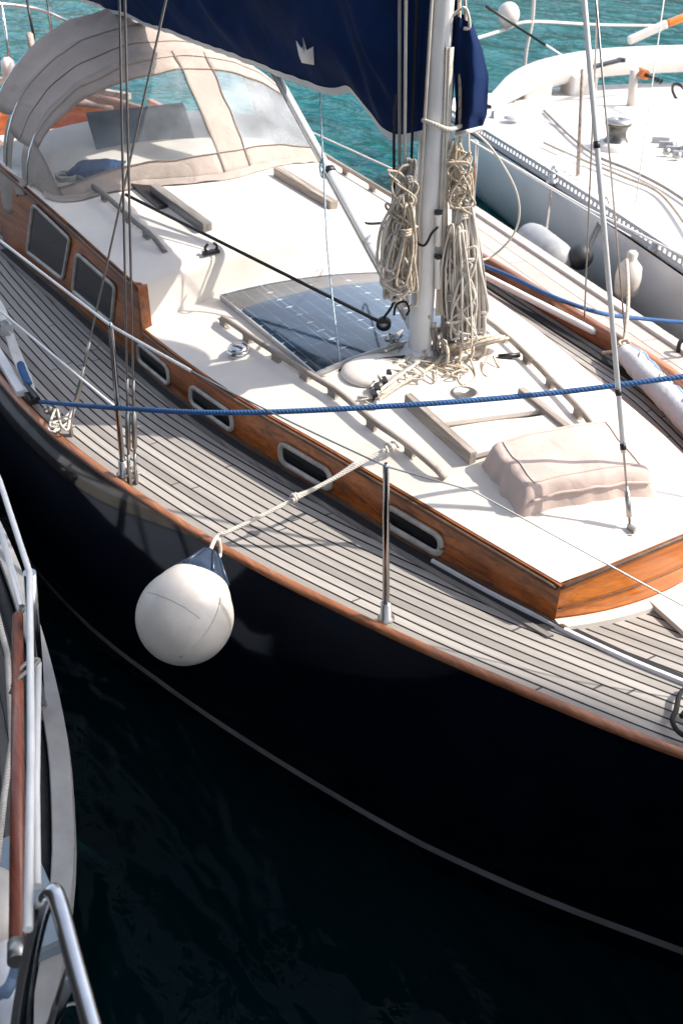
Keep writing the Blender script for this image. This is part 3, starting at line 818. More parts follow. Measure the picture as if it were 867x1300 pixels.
# ------------------------------------------------------------------ sprayhood
hood = empty('sprayhood', (-3.0, 0, .5), 'beige canvas sprayhood with clear plastic windows over the yacht cockpit', 'sprayhood')
def hoopF(t):
    ph = (t+1)/2*math.pi; c, s_ = math.cos(ph), math.sin(ph)
    y = .90*c; x = -2.58 + .50*s_**.7 + .06*math.sin(ph*5)*s_
    return V((x, y, roof_z(x, max(-.9, min(.87, y)), True) + .012))
def hoopA(t):
    ph = (t+1)/2*math.pi; return V((-2.66, .915*math.cos(ph), .50 + .66*abs(math.sin(ph))**.9))
def hoopB(t):
    ph = (t+1)/2*math.pi; return V((-3.02, .93*math.cos(ph), .48 + .79*abs(math.sin(ph))**.9))
def hoopC(t):
    ph = (t+1)/2*math.pi; return V((-3.36, .95*math.cos(ph), .43 + .88*abs(math.sin(ph))**.95))
def wrin(p, a=.010, f=7): return p + V((nz(p.x*f, p.y*f, p.z*f), nz(p.y*f+5, p.z*f, p.x*f), nz(p.z*f+9, p.x*f, p.y*f)))*a
def HF(t, v):                       # front panel, base to hoop A, a little belly
    a, b = hoopF(t), hoopA(t); p = a.lerp(b, v); p += V((.03, 0, .02))*math.sin(v*math.pi); return wrin(p, .012)
def HT(t, v):                       # A to B
    a, b = hoopA(t), hoopB(t); p = a.lerp(b, v); p -= V((0, 0, .02))*math.sin(v*math.pi); return wrin(p)
def HB(t, v):
    a, b = hoopB(t), hoopC(t); p = a.lerp(b, v); p -= V((0, 0, .03))*math.sin(v*math.pi); return wrin(p)
def patch(fn, t0, t1, v0, v1, nt=14, nv=10, mb=None):
    mb = mb or MB(); mb.grid(lambda a, b: fn(lin(t0, t1, a), lin(v0, v1, b)), nt, nv); return mb
T1a, T1b, T2a, T2b = -.76, .03, .17, .70
mb = MB()
for (a, b) in ((-1, T1a), (T1b, T2a), (T2b, 1)): patch(HF, a, b, 0, 1, 10, 16, mb)
for (a, b) in ((T1a, T1b), (T2a, T2b)):
    patch(HF, a, b, 0, .17, 24, 4, mb); patch(HF, a, b, .84, 1, 24, 4, mb)
patch(HT, -.80, 1, 0, 1, 50, 12, mb); patch(HT, -1, -.80, 0, .30, 8, 5, mb); patch(HT, -1, -.80, .78, 1, 8, 4, mb); patch(HT, -1, -.97, .3, .78, 3, 6, mb)
patch(HB, -.72, 1, 0, 1, 46, 12, mb); patch(HB, -1, -.72, .0, .22, 10, 4, mb); patch(HB, -1, -.72, .82, 1, 10, 4, mb)
mb.build('canvas', M['canvas'], hood, solid=.004)
patch(HF, T1a-.005, T1b+.005, .16, .85, 30, 12).build('window_panel', M['vinyl'], hood)
patch(HF, T2a-.005, T2b+.005, .16, .85, 24, 12).build('window_panel', M['vinyl_hazy'], hood)
patch(HT, -.975, -.795, .29, .79, 8, 8).build('side_window', M['vinyl_hazy'], hood)
patch(HB, -1, -.715, .21, .83, 10, 8).build('side_window', M['vinyl'], hood)
# raised seam bands along the hoops
for (fn, v0, v1) in ((HF, .985, 1.0), (HT, .985, 1.0)):
    mb = MB(); mb.grid(lambda a, b: fn(lin(-1, 1, a), lin(v0-.03, 1., b)) + V((.003, 0, .006)), 60, 2); mb.build('seam_band', M['canvas'], hood)
mb = MB()
for tt in (T1a, T1b, T2a, T2b):
    mb.tube([HF(tt, i/20) + V((.006, 0, .006)) for i in range(21)], .0035, 5)
for vv in (.165, .845): mb.tube([HF(lin(T1a, T2b, i/40), vv) + V((.006, 0, .006)) for i in range(41)], .003, 5)
for vv in (.5,): mb.tube([HT(lin(-.79, .98, i/50), vv) + V((0, 0, .006)) for i in range(51)], .003, 5)
mb.build('stitching', M['trimtape'], hood)
# front skirt lying on the roof and the corner flap over the cabin side
mb = MB()
def skirt(u, v):
    t = lin(-.9, .9, u); p = hoopF(t); ph = (t+1)/2*math.pi
    q = p + V((.055*v*math.sin(ph) + .012*nz(t*9, v*3), .02*v*math.cos(ph), 0)); q.z = roof_z(q.x, max(-.9, min(.87, q.y)), True) + .012 + .02*(1-v) + .016*abs(nz(t*8, v, 3)); return q
mb.grid(skirt, 50, 4); mb.build('skirt', M['canvas'], hood)
mb = MB()
def flap(u, v):
    x = lin(-2.66, -3.5, u); top = .56; d = [.10, .30, .26, .12][min(3, int(u*4))]
    d = .07 + .20*math.exp(-((u-.42)/.20)**2)
    z = top - v*d - .02; y = ch(x, 1) + .018 + .016*math.sin(u*17)*v + (.0 if v > .15 else -.02)
    return wrin(V((x, y, z)), .008)
mb.grid(flap, 30, 8); mb.build('corner_flap', M['canvas'], hood, solid=.004)
mb = MB()
for fn in (hoopA, hoopB, hoopC): mb.tube([fn(lin(-1, 1, i/30)) - V((0, 0, .014)) for i in range(31)], .012, 8)
mb.build('hoop_frame', M['steel'], hood)
mb = MB(); mb.grid(lambda u, v: hoopC(-1).lerp(V((-4.3, 1.2, .02)), u) + V((.05*v, 0, .05*v)), 6, 2); mb.build('tie_strap', M['canvas'], hood)

# things inside the cockpit seen through the clear windows
mb = MB()
q = [PX(118, 160, -3.15), PX(262, 138, -3.0), PX(272, 200, -2.75), PX(125, 205, -2.9)]
mb.prism([V((-2.78, .43, .585)), V((-2.70, -.18, .60)), V((-2.95, -.22, .80)), V((-3.02, .40, .79))], (-.02, 0, .008))
tag(mb.build('washboard', M['dash'], None, bevel=.006), 'blue-grey hatch board leaning behind the clear front window of the sprayhood', 'hatch board')
mb = MB()
def bun(u, v):
    a = 2*math.pi*v; b = math.pi*u; r = 1 + .35*nz(3*math.cos(a)*math.sin(b), 3*math.sin(a)*math.sin(b), 3*math.cos(b))
    return V((-2.50, .55, .60)) + V((.085*math.sin(b)*math.cos(a)*r, .16*math.cos(b)*r, .055*math.sin(b)*math.sin(a)*r))
mb.grid(bun, 20, 24); tag(mb.build('cloth_bundle', M['bundle']), 'crumpled blue cloth bundle lying inside the sprayhood window', 'bundle')
mb = MB()
for i in range(4):
    c = V((-2.48, .74, .585 + .006*i)); mb.tube([c + V((.07*math.cos(a*.3+i)*(1+.15*nz(a*.2, i)), .055*math.sin(a*.3+i), .01*nz(a*.4, i))) for a in range(22)], .006, 6)
tag(mb.build('rope_coil', M['rope_g']), 'loose grey rope tangle behind the port corner of the sprayhood window', 'rope coil')

# ------------------------------------------------------------------ sail cover on the boom
cover = empty('sail_cover', (-1.5, 0, 1.3), 'dark navy canvas sail cover with white edge tape and white crown along the boom', 'sail cover')
def cov_y(x, z, s):
    q = (z - 1.30); a = min(1, max(0, (-x)/.5))
    w = .055 + .12*math.sin(min(1, q/.55)*math.pi*.5)**.8
    w += .02*(1-a)
    f = .020*math.sin(x*9 + q*12 + 1.3*math.sin(x*3)) + .022*nz(x*3.2, q*2.2, s*4) + .014*nz(x*8+q*9, q*3, 7+s)
    f += .03*math.exp(-((x+.25)/.22)**2)*math.sin((q*1.2 + x*1.6)*16)*math.exp(-q*2.2)
    k = min(1, max(0, (x + .20)/.16)); return s*lin(w + f*min(1, q*7), .066 + .012*nz(q*5, x*6, s), k*k*(3-2*k))
def cov_bot(x):
    return 1.305 + .055*math.exp(-((x+.55)/.10)**2)*0 + .014*nz(x*3.1, 5) - .075*math.exp(-((x+.16)/.19)**2) + .035*math.exp(-((x+.52)/.12)**2) + .010*nz(x*9, 2)
def cov_top(x): return 2.55 + .17*x if x > -3 else 2.04 + .05*(x+3)
def cov(s):
    def f(u, v):
        x = lin(.03, -5.3, u**1.15); b = cov_bot(x); t = cov_top(x); z = lin(b, t, v)
        y = cov_y(x, z - b + 1.30, s); k = max(0, (v - .72)/.28); y *= math.sqrt(max(0, 1-k*k))
        return V((x, y, z))
    return f
mb = MB()
for s in (1, -1): mb.grid(cov(s), 150, 40)
mb.build('cover_cloth', M['navy'], cover)
mb = MB()
for s in (1, -1):
    def tp_(u, v):
        p = cov(s)(u, 0); q = cov(s)(u, .022); r = p.lerp(q, v); r.y += s*.004; 
        r.z += -.006*(1-v) - .007*abs(nz(u*60, 3))*(1-v); return r
    mb.grid(tp_, 220, 2)
mb.build('edge_tape', M['navytrim'], cover)
# crown emblem
cp = [(278, 150), (292, 172), (300, 192), (303, 138), (316, 185), (340, 170), (343, 238), (299, 230), (289, 205), (284, 180)]
def onc(px, py):
    y = .15
    for _ in range(20):
        p = PY(280 + px/2.89, py/2.89, y); b = cov_bot(p.x); y = cov_y(p.x, p.z - b + 1.30, 1) + .006
    return p
c0 = onc(318, 205); ring_ = [onc(*q) for q in cp]
mb = MB(); mb.add(ring_ + [c0], [[i, (i+1) % len(ring_), len(ring_)] for i in range(len(ring_))]); mb.build('crown_emblem', M['navytrim'], cover, solid=.003)
# flap of the cover round the front of the mast
fl = [(575, 18, 600, 30), (574, 60, 612, 62), (577, 100, 620, 98), (580, 140, 618, 145), (578, 170, 612, 162)]
def flapm(u, v):
    k = u*(len(fl)-1); i = min(len(fl)-2, int(k)); q = k - i; a = fl[i]; b = fl[i+1]
    l = (lin(a[0], b[0], q), lin(a[1], b[1], q)); r = (lin(a[2], b[2], q), lin(a[3], b[3], q))
    p = PV(lin(l[0], r[0], v), lin(l[1], r[1], v), -.02 + .07*math.sin(v*math.pi) + .018*math.sin(v*9 + u*5) + .01*nz(u*5, v*5)); return p
mb = MB(); mb.grid(flapm, 30, 16); mb.grid(lambda u, v: flapm(u, v) + EB*(.06+.10*math.sin(v*math.pi)), 30, 16)
mb.build('mast_flap', M['navy'], cover)
mb = MB(); mb.tube([flapm(1, i/16) - EB*.006 for i in range(17)], .009, 8); mb.build('flap_tape', M['navytrim'], cover)
mb = MB(); a = PV(572, 40, .03); mb.tube(spline([PV(572, 22, .03), PV(590, 10, .05), PV(596, 34, .05), PV(588, 36, .05)], 5), .006, 6); mb.build('flap_lacing', M['rope_w'], cover)
mb = MB(); mb.tube(spline([PV(536, 152, .06), PV(552, 158, .09), PV(570, 164, .08), PV(585, 160, .04)], 6), .009, 8); mb.build('tie_line', M['rope_w'], cover)

# ------------------------------------------------------------------ solar panel
pn = empty('solar_panel', (-.5, .1, .3), 'blue gridded solar panel lying on the white cabin roof behind the mast', 'solar panel')
c00, c10, c01 = R(280, 375, .032, False), R(400, 474, .032, False), R(479, 346, .032, False)
c11 = V((c10.x + .02, c01.y + .03, 0)); c11.x = min(c11.x, -.075)
def pan(u, v, dz=.0):
    p = c00.lerp(c10, u).lerp(c01.lerp(c11, u), v); p.z = roof_z(p.x, p.y, False) + .032 + dz; return p
mb = MB(); mb.grid(lambda u, v: pan(u, v), 24, 24); mb.build('cells', M['solar'], pn)
mb = MB()
for e in (lambda k: pan(k, 0), lambda k: pan(k, 1), lambda k: pan(0, k), lambda k: pan(1, k)):
    pth = [e(i/16) for i in range(17)]
    for i in range(16): mb.beam(pth[i] - V((0, 0, .008)), pth[i+1] - V((0, 0, .008)), .009, .022)
mb.build('panel_frame', M['track'], pn)
mb = MB(); mb.tube(spline([R(430, 470, .01), R(455, 462, .03), R(490, 455, .03), R(520, 452, .01)], 6), .006, 6); mb.build('cable', M['black'], pn)

# ------------------------------------------------------------------ cloth cover on the fore hatch
B0, B1, B2, B3 = R(610, 592, .0), R(661, 658, .0), R(832, 632, .0), R(772, 556, .0)
top = [(634, 562), (662, 616), (812, 596), (752, 552)]
ctr = (B0 + B1 + B2 + B3)/4
def hc(u, v):
    p = B0.lerp(B1, u).lerp(B3.lerp(B2, u), v)
    e = min(u, 1-u, v, 1-v); du = min(u, 1-u); dv = min(v, 1-v)
    h = .100*(1 - max(0, 1 - du/.12)**2.8)*(1 - max(0, 1 - dv/.09)**2.8)
    base = roof_z(p.x, p.y, False)
    q = V((p.x, p.y, base + .004 + h + .010*nz(u*4, v*4)*min(1, e*12) + .010*nz(u*9, v*9, 4)*max(0, 1-e/.12)*min(1, e*30)))
    if e < .12:
        d = (p - ctr); d.z = 0; d.normalize(); q += d*(.022*nz(u*6, v*6, 2) + .006)*(1 - e/.12)
    # pulled-up hem on the near long side
    return q
mb = MB(); mb.grid(hc, 48, 60)
hcv = mb.build('hatch_cover', M['cover_beige'], None, origin=(ctr.x, ctr.y, .3))
tag(hcv, 'pale beige fabric cover stretched over the square fore hatch', 'hatch cover')
mb = MB(); per = [hc(.13, lin(.11, .89, i/24)) for i in range(25)] + [hc(lin(.13, .87, i/20), .89) for i in range(1, 21)] + [hc(.87, lin(.89, .11, i/24)) for i in range(1, 25)] + [hc(lin(.87, .13, i/20), .11) for i in range(1, 20)]
mb.tube([p + V((0, 0, .001)) for p in per], .0035, 6, closed=True); mb.build('piping', M['cover_beige'], hcv)
mb = MB(); mb.tube([hc(.97, i/40) + V((.006, 0, .004)) for i in range(3, 38)], .006, 6); mb.build('hem_cord', M['cover_beige'], hcv)

# ------------------------------------------------------------------ big round fender and its rope
FC = PY(235, 783, 1.50); FR = .172
fen = empty('ball_fender', (FC.x, FC.y, FC.z - .22), 'big white ball fender with a dark blue cone top hanging against the black hull', 'fender')
axis = (PY(270, 693, 1.30) - FC).normalized(); 
prof = []
for i in range(25):
    a = -math.pi/2 + math.pi*.70*i/24; prof.append((FR*math.cos(a), FR*math.sin(a)))
prof += [(FR*.73, FR*.74), (FR*.62, FR*.90)]
r0, z0 = prof[-1]
body = prof + []
mb = MB(); mb.lathe(body, FC, axis, 40); mb.build('fender_body', M['fender'], fen)
mb = MB(); mb.lathe([(r0*1.03, z0-.010), (r0*1.01, z0), (r0*.80, z0+.034), (r0*.55, z0+.068), (r0*.36, z0+.098), (.024, z0+.118), (0, z0+.122)], FC, axis, 36); cone = mb.build('fender_cone', M['fenderblue'], fen)
mb = MB()
u_ = V(axis).orthogonal().normalized(); w_ = V(axis).cross(u_)
for k in range(6):
    a = 2*math.pi*k/6; dd = u_*math.cos(a) + w_*math.sin(a)
    mb.tube([FC + axis*(z0+.005) + dd*r0*1.0, FC + axis*(z0+.068) + dd*(r0*.55+.003), FC + axis*(z0+.11) + dd*.032], [.007, .007, .005], 6)
mb.build('cone_rib', M['fenderblue'], cone)
SEAM = -.60
def on_ball(la, lo, up=.002):
    return FC + (axis*math.sin(la) + (u_*math.cos(lo) + w_*math.sin(lo))*math.cos(la))*(FR+up)
toc = (CAM - FC).normalized(); lo0 = math.atan2(toc.dot(w_), toc.dot(u_))
mb = MB(); mb.tube([on_ball(lin(-1.2, .60, i/24), lo0 + SEAM, .001) for i in range(25)], .0042, 6); mb.build('moulding_seam', M['fender'], fen)
mb = MB(); mb.tube([on_ball(.02 + .012*nz(i*.9, 3) - .30*i/20, lo0 + 1.05 - 1.35*i/20, -.0007) for i in range(21)], .0015, 5); mb.build('scuff_mark', M['greyplastic'], fen)
ftop = FC + axis*(z0+.11)
rail = P(279, 684, .055)
hr = R(497, 566, .05)
mb = MB(); mb.tube(spline([ftop, ftop.lerp(rail, .6) + V((0, .015, 0)), rail + V((0, .012, .012)), rail.lerp(hr, .02) + V((0, 0, .016))], 6), .0085, 8)
mb.tube(spline([ftop + V((.012, .01, -.01)), rail + V((.022, .012, -.06)), rail + V((.012, .01, .012))], 6), .008, 8)
mb.tube(sag(rail + V((0, 0, .014)), hr, .012, 30), .0085, 8)
mb.tube(sag(rail.lerp(hr, .42) + V((0, 0, .012)), rail.lerp(hr, .80) + V((0, 0, .016)), .02, 14), .0075, 8)
k = rail.lerp(hr, .44) + V((0, 0, .0)); mb.tube([k + V((.014*math.cos(a), .006*a*.3, .014*math.sin(a))) for a in [i*.7 for i in range(20)]], .007, 6)
mb.tube([hr + V((.018*math.cos(a), .004*a - .02, .018*math.sin(a) - .005)) for a in [i*.6 for i in range(24)]], .006, 6)
tag(mb.build('fender_rope', M['rope_w']), 'cream rope from the white ball fender across the teak deck to the handrail', 'rope')

# ------------------------------------------------------------------ lines and ropes over the yacht
A = P(52, 510, .05); B = PY(867, 478, -.2); 
mb = MB(); pts = [A, PY(150, 518, 1.36), PY(300, 524, 1.10), PY(520, 514, .62), PY(700, 499, .18), B, B + (B - PY(700, 499, .18))*1.5]
mb.tube(spline(pts, 10), .0103, 10)
tag(mb.build('mooring_line', M['rope_b']), 'taut blue rope stretched right across the yacht in front of the mast', 'rope')
mb = MB(); pts = [P(596, 330, .09), P(650, 352, .10), P(700, 376, .10), P(760, 397, .06), P(810, 404, -.08), P(867, 409, -.15), P(930, 410, -.2)]
mb.tube(spline(pts, 8), .012, 10)
tag(mb.build('mooring_line', M['rope_b']), 'slack blue rope lying along the far varnished rail and over to the pontoon', 'rope')
mb = MB(); mb.tube(sag(R(160, 247, .07, True), R(481, 408, .13), .0, 24), .0085, 8)
bl = mb.build('control_line', M['rope_k']); tag(bl, 'black rope running from the sprayhood across the roof to a block by the mast', 'rope')
c = R(487, 411, .115)
mb = MB(); mb.lathe([(.030, -.012), (.034, -.010), (.034, .010), (.030, .012), (.0, .013)], c, (-.75, -.6, .2), 24); mb.lathe([(0, -.013), (.03, -.012)], c, (-.75, -.6, .2), 24)
blk = mb.build('pulley_block', M['black']); tag(blk, 'small black pulley block hanging at the end of the black rope by the mast', 'block')
mb = MB(); mb.lathe([(.018, .0135), (.02, .0145), (0, .015)], c, (.6, .55, .55), 20); mb.build('cheek', M['track'], blk)
mb = MB(); mb.tube(spline([c + V((0, 0, .03)), PV(499, 385, .04), PV(501, 360, .04), PV(500, 170, .05), PV(503, 120, .05)], 8), .006, 8); tag(mb.build('control_line', M['rope_k']), 'thin black line rising upright from the pulley block beside the mast', 'rope')
mb = MB(); q = [PV(500, 400, .05), PV(503, 387, .06), PV(514, 383, .06), PV(519, 393, .06), PV(516, 400, .05)]; mb.tube(spline(q, 6), .0055, 8)
tag(mb.build('rope_loop', M['rope_k']), 'small black rope loop hooked beside the foot of the mast', 'rope')
mb = MB(); mb.tube(spline([PY(399, -40, 0.05), PY(400, 0, .05), PY(410, 205, .06), PY(417, 330, .18), R(432, 463, .02)], 10), .0042, 6)
tag(mb.build('thin_line', M['rope_lb']), 'thin pale blue line dropping from the sail cover down over the solar panel', 'rope')
mb = MB(); mb.tube(spline([PY(409, 195, .05), PY(412, 212, .07), PY(409, 225, .08), PY(406, 210, .07), PY(411, 200, .06)], 5), .005, 6); tag(mb.build('line_knot', M['rope_lb']), 'small knot in the pale blue line where it passes the grey strut', 'knot')
mb = MB(); mb.tube(spline([PV(597, 163, -.2), PV(625, 190, -.25), PV(652, 235, -.3), PV(659, 270, -.3), PV(650, 300, -.32), PV(625, 325, -.35), PV(604, 331, -.3)], 8), .005, 8)
tag(mb.build('rope_loop', M['rope_w']), 'thin cream line hanging in a wide loop from the blue mast flap', 'rope')
mb = MB(); mb.tube(spline([P(463, 283, .6) , P(472, 284, .6), PV(497, 282, .0)], 6), .007, 8); tag(mb.build('bungee', M['rope_k']), 'short dark bungee cord tied left of the mast ropes', 'cord')

def hank(name, label, mat, tops, bots, wid, nl, d, r, wrap=None, grp=None, seed=0):
    rnd = random.Random(seed); mb = MB(); path = []
    for k in range(nl):
        a = k/max(1, nl-1) - .5
        xt = tops[0] + a*wid*.55 + rnd.uniform(-2, 2); yt = tops[1] + rnd.uniform(-4, 5)
        xb = bots[0] + a*wid + rnd.uniform(-4, 4); yb = bots[1] - rnd.uniform(0, .38)*(bots[1]-tops[1])*(.25 + abs(a))
        dd = d + rnd.uniform(-.035, .035); bw = rnd.uniform(3, 7)
        xm = lin(xt, xb, .5) + rnd.uniform(-5, 5)
        for (px, py) in ((xt - 2, yt + 6), (xt, yt), (xt + 3, yt + 5), (xm + bw, lin(yt, yb, .5)), (xb + bw, yb - 7), (xb, yb), (xb - bw, yb - 7), (xm - bw*.7, lin(yt, yb, .45))):
            path.append(PV(px, py, dd + rnd.uniform(-.012, .012)))
    mb.tube(spline(path, 5), r, 7)
    if wrap:
        wx, wy, ww, n = wrap
        pp = []
        for i in range(n*12):
            a = 2*math.pi*i/12; pp.append(PV(wx + ww*math.cos(a), wy + i/12*3.1 + 2*math.sin(a), d + .045*math.sin(a)))
        mb.tube(pp, r, 7)
    return tag(mb.build(name, mat), label, 'rope coil', grp)
G = 'coiled ropes hung on the mast'
hank('rope_coil', 'long cream rope coil hanging lowest on the left side of the mast', M['rope_w'], (511, 215), (506, 390), 32, 12, .06, .0070, (509, 258, 8, 4), G, 1)
hank('rope_coil', 'grey rope coil bunched at the upper left of the mast above the cream one', M['rope_g'], (520, 205), (512, 300), 20, 7, .10, .0072, (518, 222, 8, 3), G, 2)
hank('rope_coil', 'fat cream rope coil bulging outermost left of the mast', M['rope_w'], (511, 250), (500, 352), 34, 9, .12, .0072, None, G, 3)
hank('rope_coil', 'dense curtain of pale rope loops hanging right of the mast to the roof', M['rope_w'], (586, 262), (590, 436), 40, 20, .02, .0066, (586, 268, 11, 3), G, 4)
hank('rope_coil', 'knotted cream rope bunch just below the blue flap on the right of the mast', M['rope_y'], (578, 182), (582, 262), 18, 6, .03, .0066, (581, 236, 9, 3), G, 5)
hank('rope_coil', 'grey rope loops tucked between the mast and the pale rope curtain', M['rope_g'], (571, 300), (574, 438), 14, 7, .06, .0066, (572, 372, 7, 3), G, 6)
# coil lying at the mast foot
mb = MB(); c = R(612, 447, .02); rnd = random.Random(5); path = []
for i in range(9*14):
    a = 2*math.pi*i/14; k = i/14
    path.append(c + V((.06*math.cos(a)*(1+.1*math.sin(k*2)) + .01*rnd.uniform(-1, 1), -.13*math.sin(a) + .01*k, .035 + .045*math.cos(a) + .004*k)))
mb.tube(spline(path[::2], 3), .0072, 7)
pp = [c + V((.06*math.sin(a*.55), .02 + .006*a, .045 + .06*math.cos(a*.55))) for a in range(44)]
mb.tube(spline(pp, 2), .0075, 7)
for (x0, x1, yb) in ((578, 603, 489), (612, 634, 478)):
    mb.tube(spline([R(x0+8, 452, .04), R(x0, 470, .008), R((x0+x1)/2-4, yb, .007), R(x1, yb-10, .007), R(x1-4, 462, .02), R(x1-8, 452, .04)], 6), .0055, 7)
tag(mb.build('rope_coil', M['rope_y']), 'yellowish rope coil lying on the roof right of the mast foot', 'rope coil')
# tails leading from the mast foot to the clutches
G = 'rope tails fanning from the mast foot to the clutches'
tl = [('white rope tail nearest the mast base leading to the rear clutch', M['rope_w'], (545, 432), (520, 452), (494, 472), (470, 492)),
      ('thick cream rope tail in the middle of the fan at the mast foot', M['rope_w'], (552, 440), (528, 462), (500, 482), (474, 502)),
      ('yellowish rope tail curving widest round the front of the fan at the mast foot', M['rope_y'], (560, 452), (538, 472), (512, 486), (480, 508)),
      ('grey rope tail lying between the cream ones at the mast foot', M['rope_g'], (549, 447), (520, 466), (497, 480), (470, 497))]
for lab, m_, *q in tl:
    mb = MB(); pts = [PV(q[0][0], q[0][1] - 30, .06)] + [R(a, b, .03 + .012*nz(a, b)) for a, b in q]; mb.tube(spline(pts, 7), .0075, 8)
    tag(mb.build('rope_tail', m_), lab, 'rope', G)
mb = MB(); rnd = random.Random(9); pts = [R(472 + rnd.uniform(-22, 22), 508 + rnd.uniform(-9, 7), .012 + rnd.uniform(0, .02)) for _ in range(16)]; mb.tube(spline(pts, 6), .0042, 6)
tag(mb.build('line_tangle', M['rope_w']), 'thin white line tangled on the roof beside the clutches', 'rope')
mb = MB(); rnd = random.Random(11); pts = [R(505 + rnd.uniform(-16, 12), 432 + rnd.uniform(-16, 14), .03 + rnd.uniform(0, .05)) for _ in range(12)]; mb.tube(spline(pts, 6), .0042, 6)
tag(mb.build('line_tangle', M['rope_g']), 'thin grey line tangle at the rear foot of the mast on the solar panel edge', 'rope')
rnd = random.Random(21)
for i, (lab, m_, r_) in enumerate((('thin cream line spilling from the mast foot furthest to the left', M['rope_w'], .0045), ('thin yellowish line looping on the roof in front of the mast foot', M['rope_y'], .0042), ('grey cord wound loosely round the mast foot', M['rope_g'], .0045))):
    c0 = ((505, 470), (560, 470), (548, 446))[i]; pts = []
    for k in range(18):
        pts.append(R(c0[0] + rnd.uniform(-34, 34)*(1 if i < 2 else .7), c0[1] + rnd.uniform(-14, 14)*(1 if i < 2 else .6), .008 + rnd.uniform(0, .035)))
    mb = MB(); mb.tube(spline(pts, 7), r_, 6); tag(mb.build('line_tangle', m_), lab, 'rope')
hank('rope_coil', 'thin cream rope coil in front of the others on the left of the mast', M['rope_y'], (517, 262), (512, 372), 22, 8, .15, .0052, (515, 290, 7, 3), 'coiled ropes hung on the mast', 31)
hank('rope_coil', 'thin white lines dangling in front of the pale rope curtain', M['rope_w'], (580, 290), (584, 440), 30, 9, .08, .0048, None, 'coiled ropes hung on the mast', 32)
hank('rope_coil', 'thin grey lines at the back right edge of the rope curtain', M['rope_g'], (592, 275), (600, 425), 22, 8, -.04, .0050, None, 'coiled ropes hung on the mast', 33)
for i, (lab, m_, r_, x0, x1, y0, y1, d_) in enumerate((
    ('tangled cream rope wrapped untidily over the coils left of the mast', M['rope_w'], .0056, 486, 524, 250, 392, .13),
    ('thin yellowish line knotted round the upper coils left of the mast', M['rope_y'], .0046, 494, 528, 205, 300, .15),
    ('tangled cream rope snaking over the curtain of loops right of the mast', M['rope_w'], .0054, 566, 606, 300, 440, .09),
    ('knotted thin cord bunched under the blue flap right of the mast', M['rope_y'], .0046, 568, 600, 185, 275, .08))):
    rnd = random.Random(50 + i); pts = []; ang = 0
    for k in range(26):
        q = .5 + .5*math.sin(k*1.9 + rnd.uniform(-.6, .6)); yy = lin(y0, y1, .5 + .5*math.sin(k*.83 + i) * rnd.uniform(.5, 1))
        pts.append(PV(lin(x0, x1, q) + rnd.uniform(-3, 3), yy, d_ + rnd.uniform(-.03, .02)))
    mb = MB(); mb.tube(spline(pts, 7), r_, 7); tag(mb.build('rope_tangle', m_), lab, 'rope', 'loose rope tangles on the mast')
# halyards down the mast
G = 'halyards running down the mast'
hl = [((507, 150), (507, 262), M['rope_g'], .03, .0065, 'grey halyard furthest left beside the mast'),
      ((514, 150), (513, 270), M['rope_w'], .05, .0065, 'cream halyard just left of the mast'),
      ((524, 150), (521, 240), M['rope_k'], .02, .0055, 'dark halyard close against the left face of the mast'),
      ((548, 0), (530, 300), M['rope_w'], .065, .0060, 'cream halyard down the near left edge of the mast'),
      ((563, 0), (566, 290), M['rope_y'], .05, .0075, 'yellowish halyard down the right edge of the mast'),
      ((594, 165), (600, 430), M['rope_w'], -.05, .0060, 'cream halyard furthest right outside the rope curtain'),
      ((584, 165), (585, 300), M['rope_y'], .0, .0070, 'thick yellowish halyard under the blue mast flap')]
for a, b, m_, d_, r_, lab in hl:
    A, B = PV(*a, d_), PV(*b, d_); mb = MB(); mb.tube([B, A, A + (A-B)*6], r_, 8); tag(mb.build('halyard', m_), lab, 'halyard', G)
mb = MB(); mb.tube(spline([PV(512, 290, .08), PV(536, 312, .085), PV(548, 296, .085), PV(556, 288, .08)], 6), .0055, 6); tag(mb.build('lashing', M['rope_k']), 'dark lashing cord crossing the near face of the mast', 'cord')

# things on the starboard side deck
A, B = P(605, 345, .06), P(756, 422, .05)
mb = MB(); mb.tube([A + (A-B)*.3, A, B.lerp(A, .02), B], [.02, .02, .02, .012], 14); tag(mb.build('deck_pole', M['wirewhite']), 'white pole lying along the far side deck below the varnished rail', 'pole')
mb = MB(); A, B = P(793, 447, .07), P(900, 560, .07); n_ = 30
pth = [A.lerp(B, i/n_) + V((0, .012*nz(i*.3, 1), .006*nz(i*.3, 4))) for i in range(n_+1)]
rads = [.045 + .018*min(1, i/5) + .006*nz(i*.5, 8) for i in range(n_+1)]
mb.tube(pth, rads, 20); rs_ = mb.build('rolled_sail', M['sailbag']); tag(rs_, 'rolled white sail with a blue strip lying along the far side deck', 'rolled sail')
mb = MB(); mb.grid(lambda u, v: pth[round(u*26)] + V((0, 0, 0)) + (V((.3, -.2, .9)).normalized()*math.cos(lin(-.9, .5, v) + .5*math.sin(u*9)) + V((-.55, -.75, .2)).normalized()*math.sin(lin(-.9, .5, v)+.5*math.sin(u*9)))*(rads[round(u*26)]+.004), 26, 6); mb.build('blue_strip', M['sailblue'], rs_)
mb = MB()
for i in (5, 13, 21): mb.tube([pth[i] + (V((.55, .75, 0)).normalized()*math.cos(a) + V((0, 0, 1))*math.sin(a))*(rads[i]+.006) for a in [k*.35 for k in range(19)]], .004, 6)
mb.build('sail_tie', M['rope_w'], rs_)
mb = MB(); mb.tube(spline([PY(795, 330, -1.75), PY(797, 380, -1.5), P(792, 432, .09), P(788, 440, .09), P(778, 446, .06), P(765, 448, .03)], 6), .010, 8)
mb.tube([P(791, 437, .10) + V((.025*math.cos(a), .022*math.sin(a), .004*a - .03)) for a in [k*.5 for k in range(26)]], .008, 7)
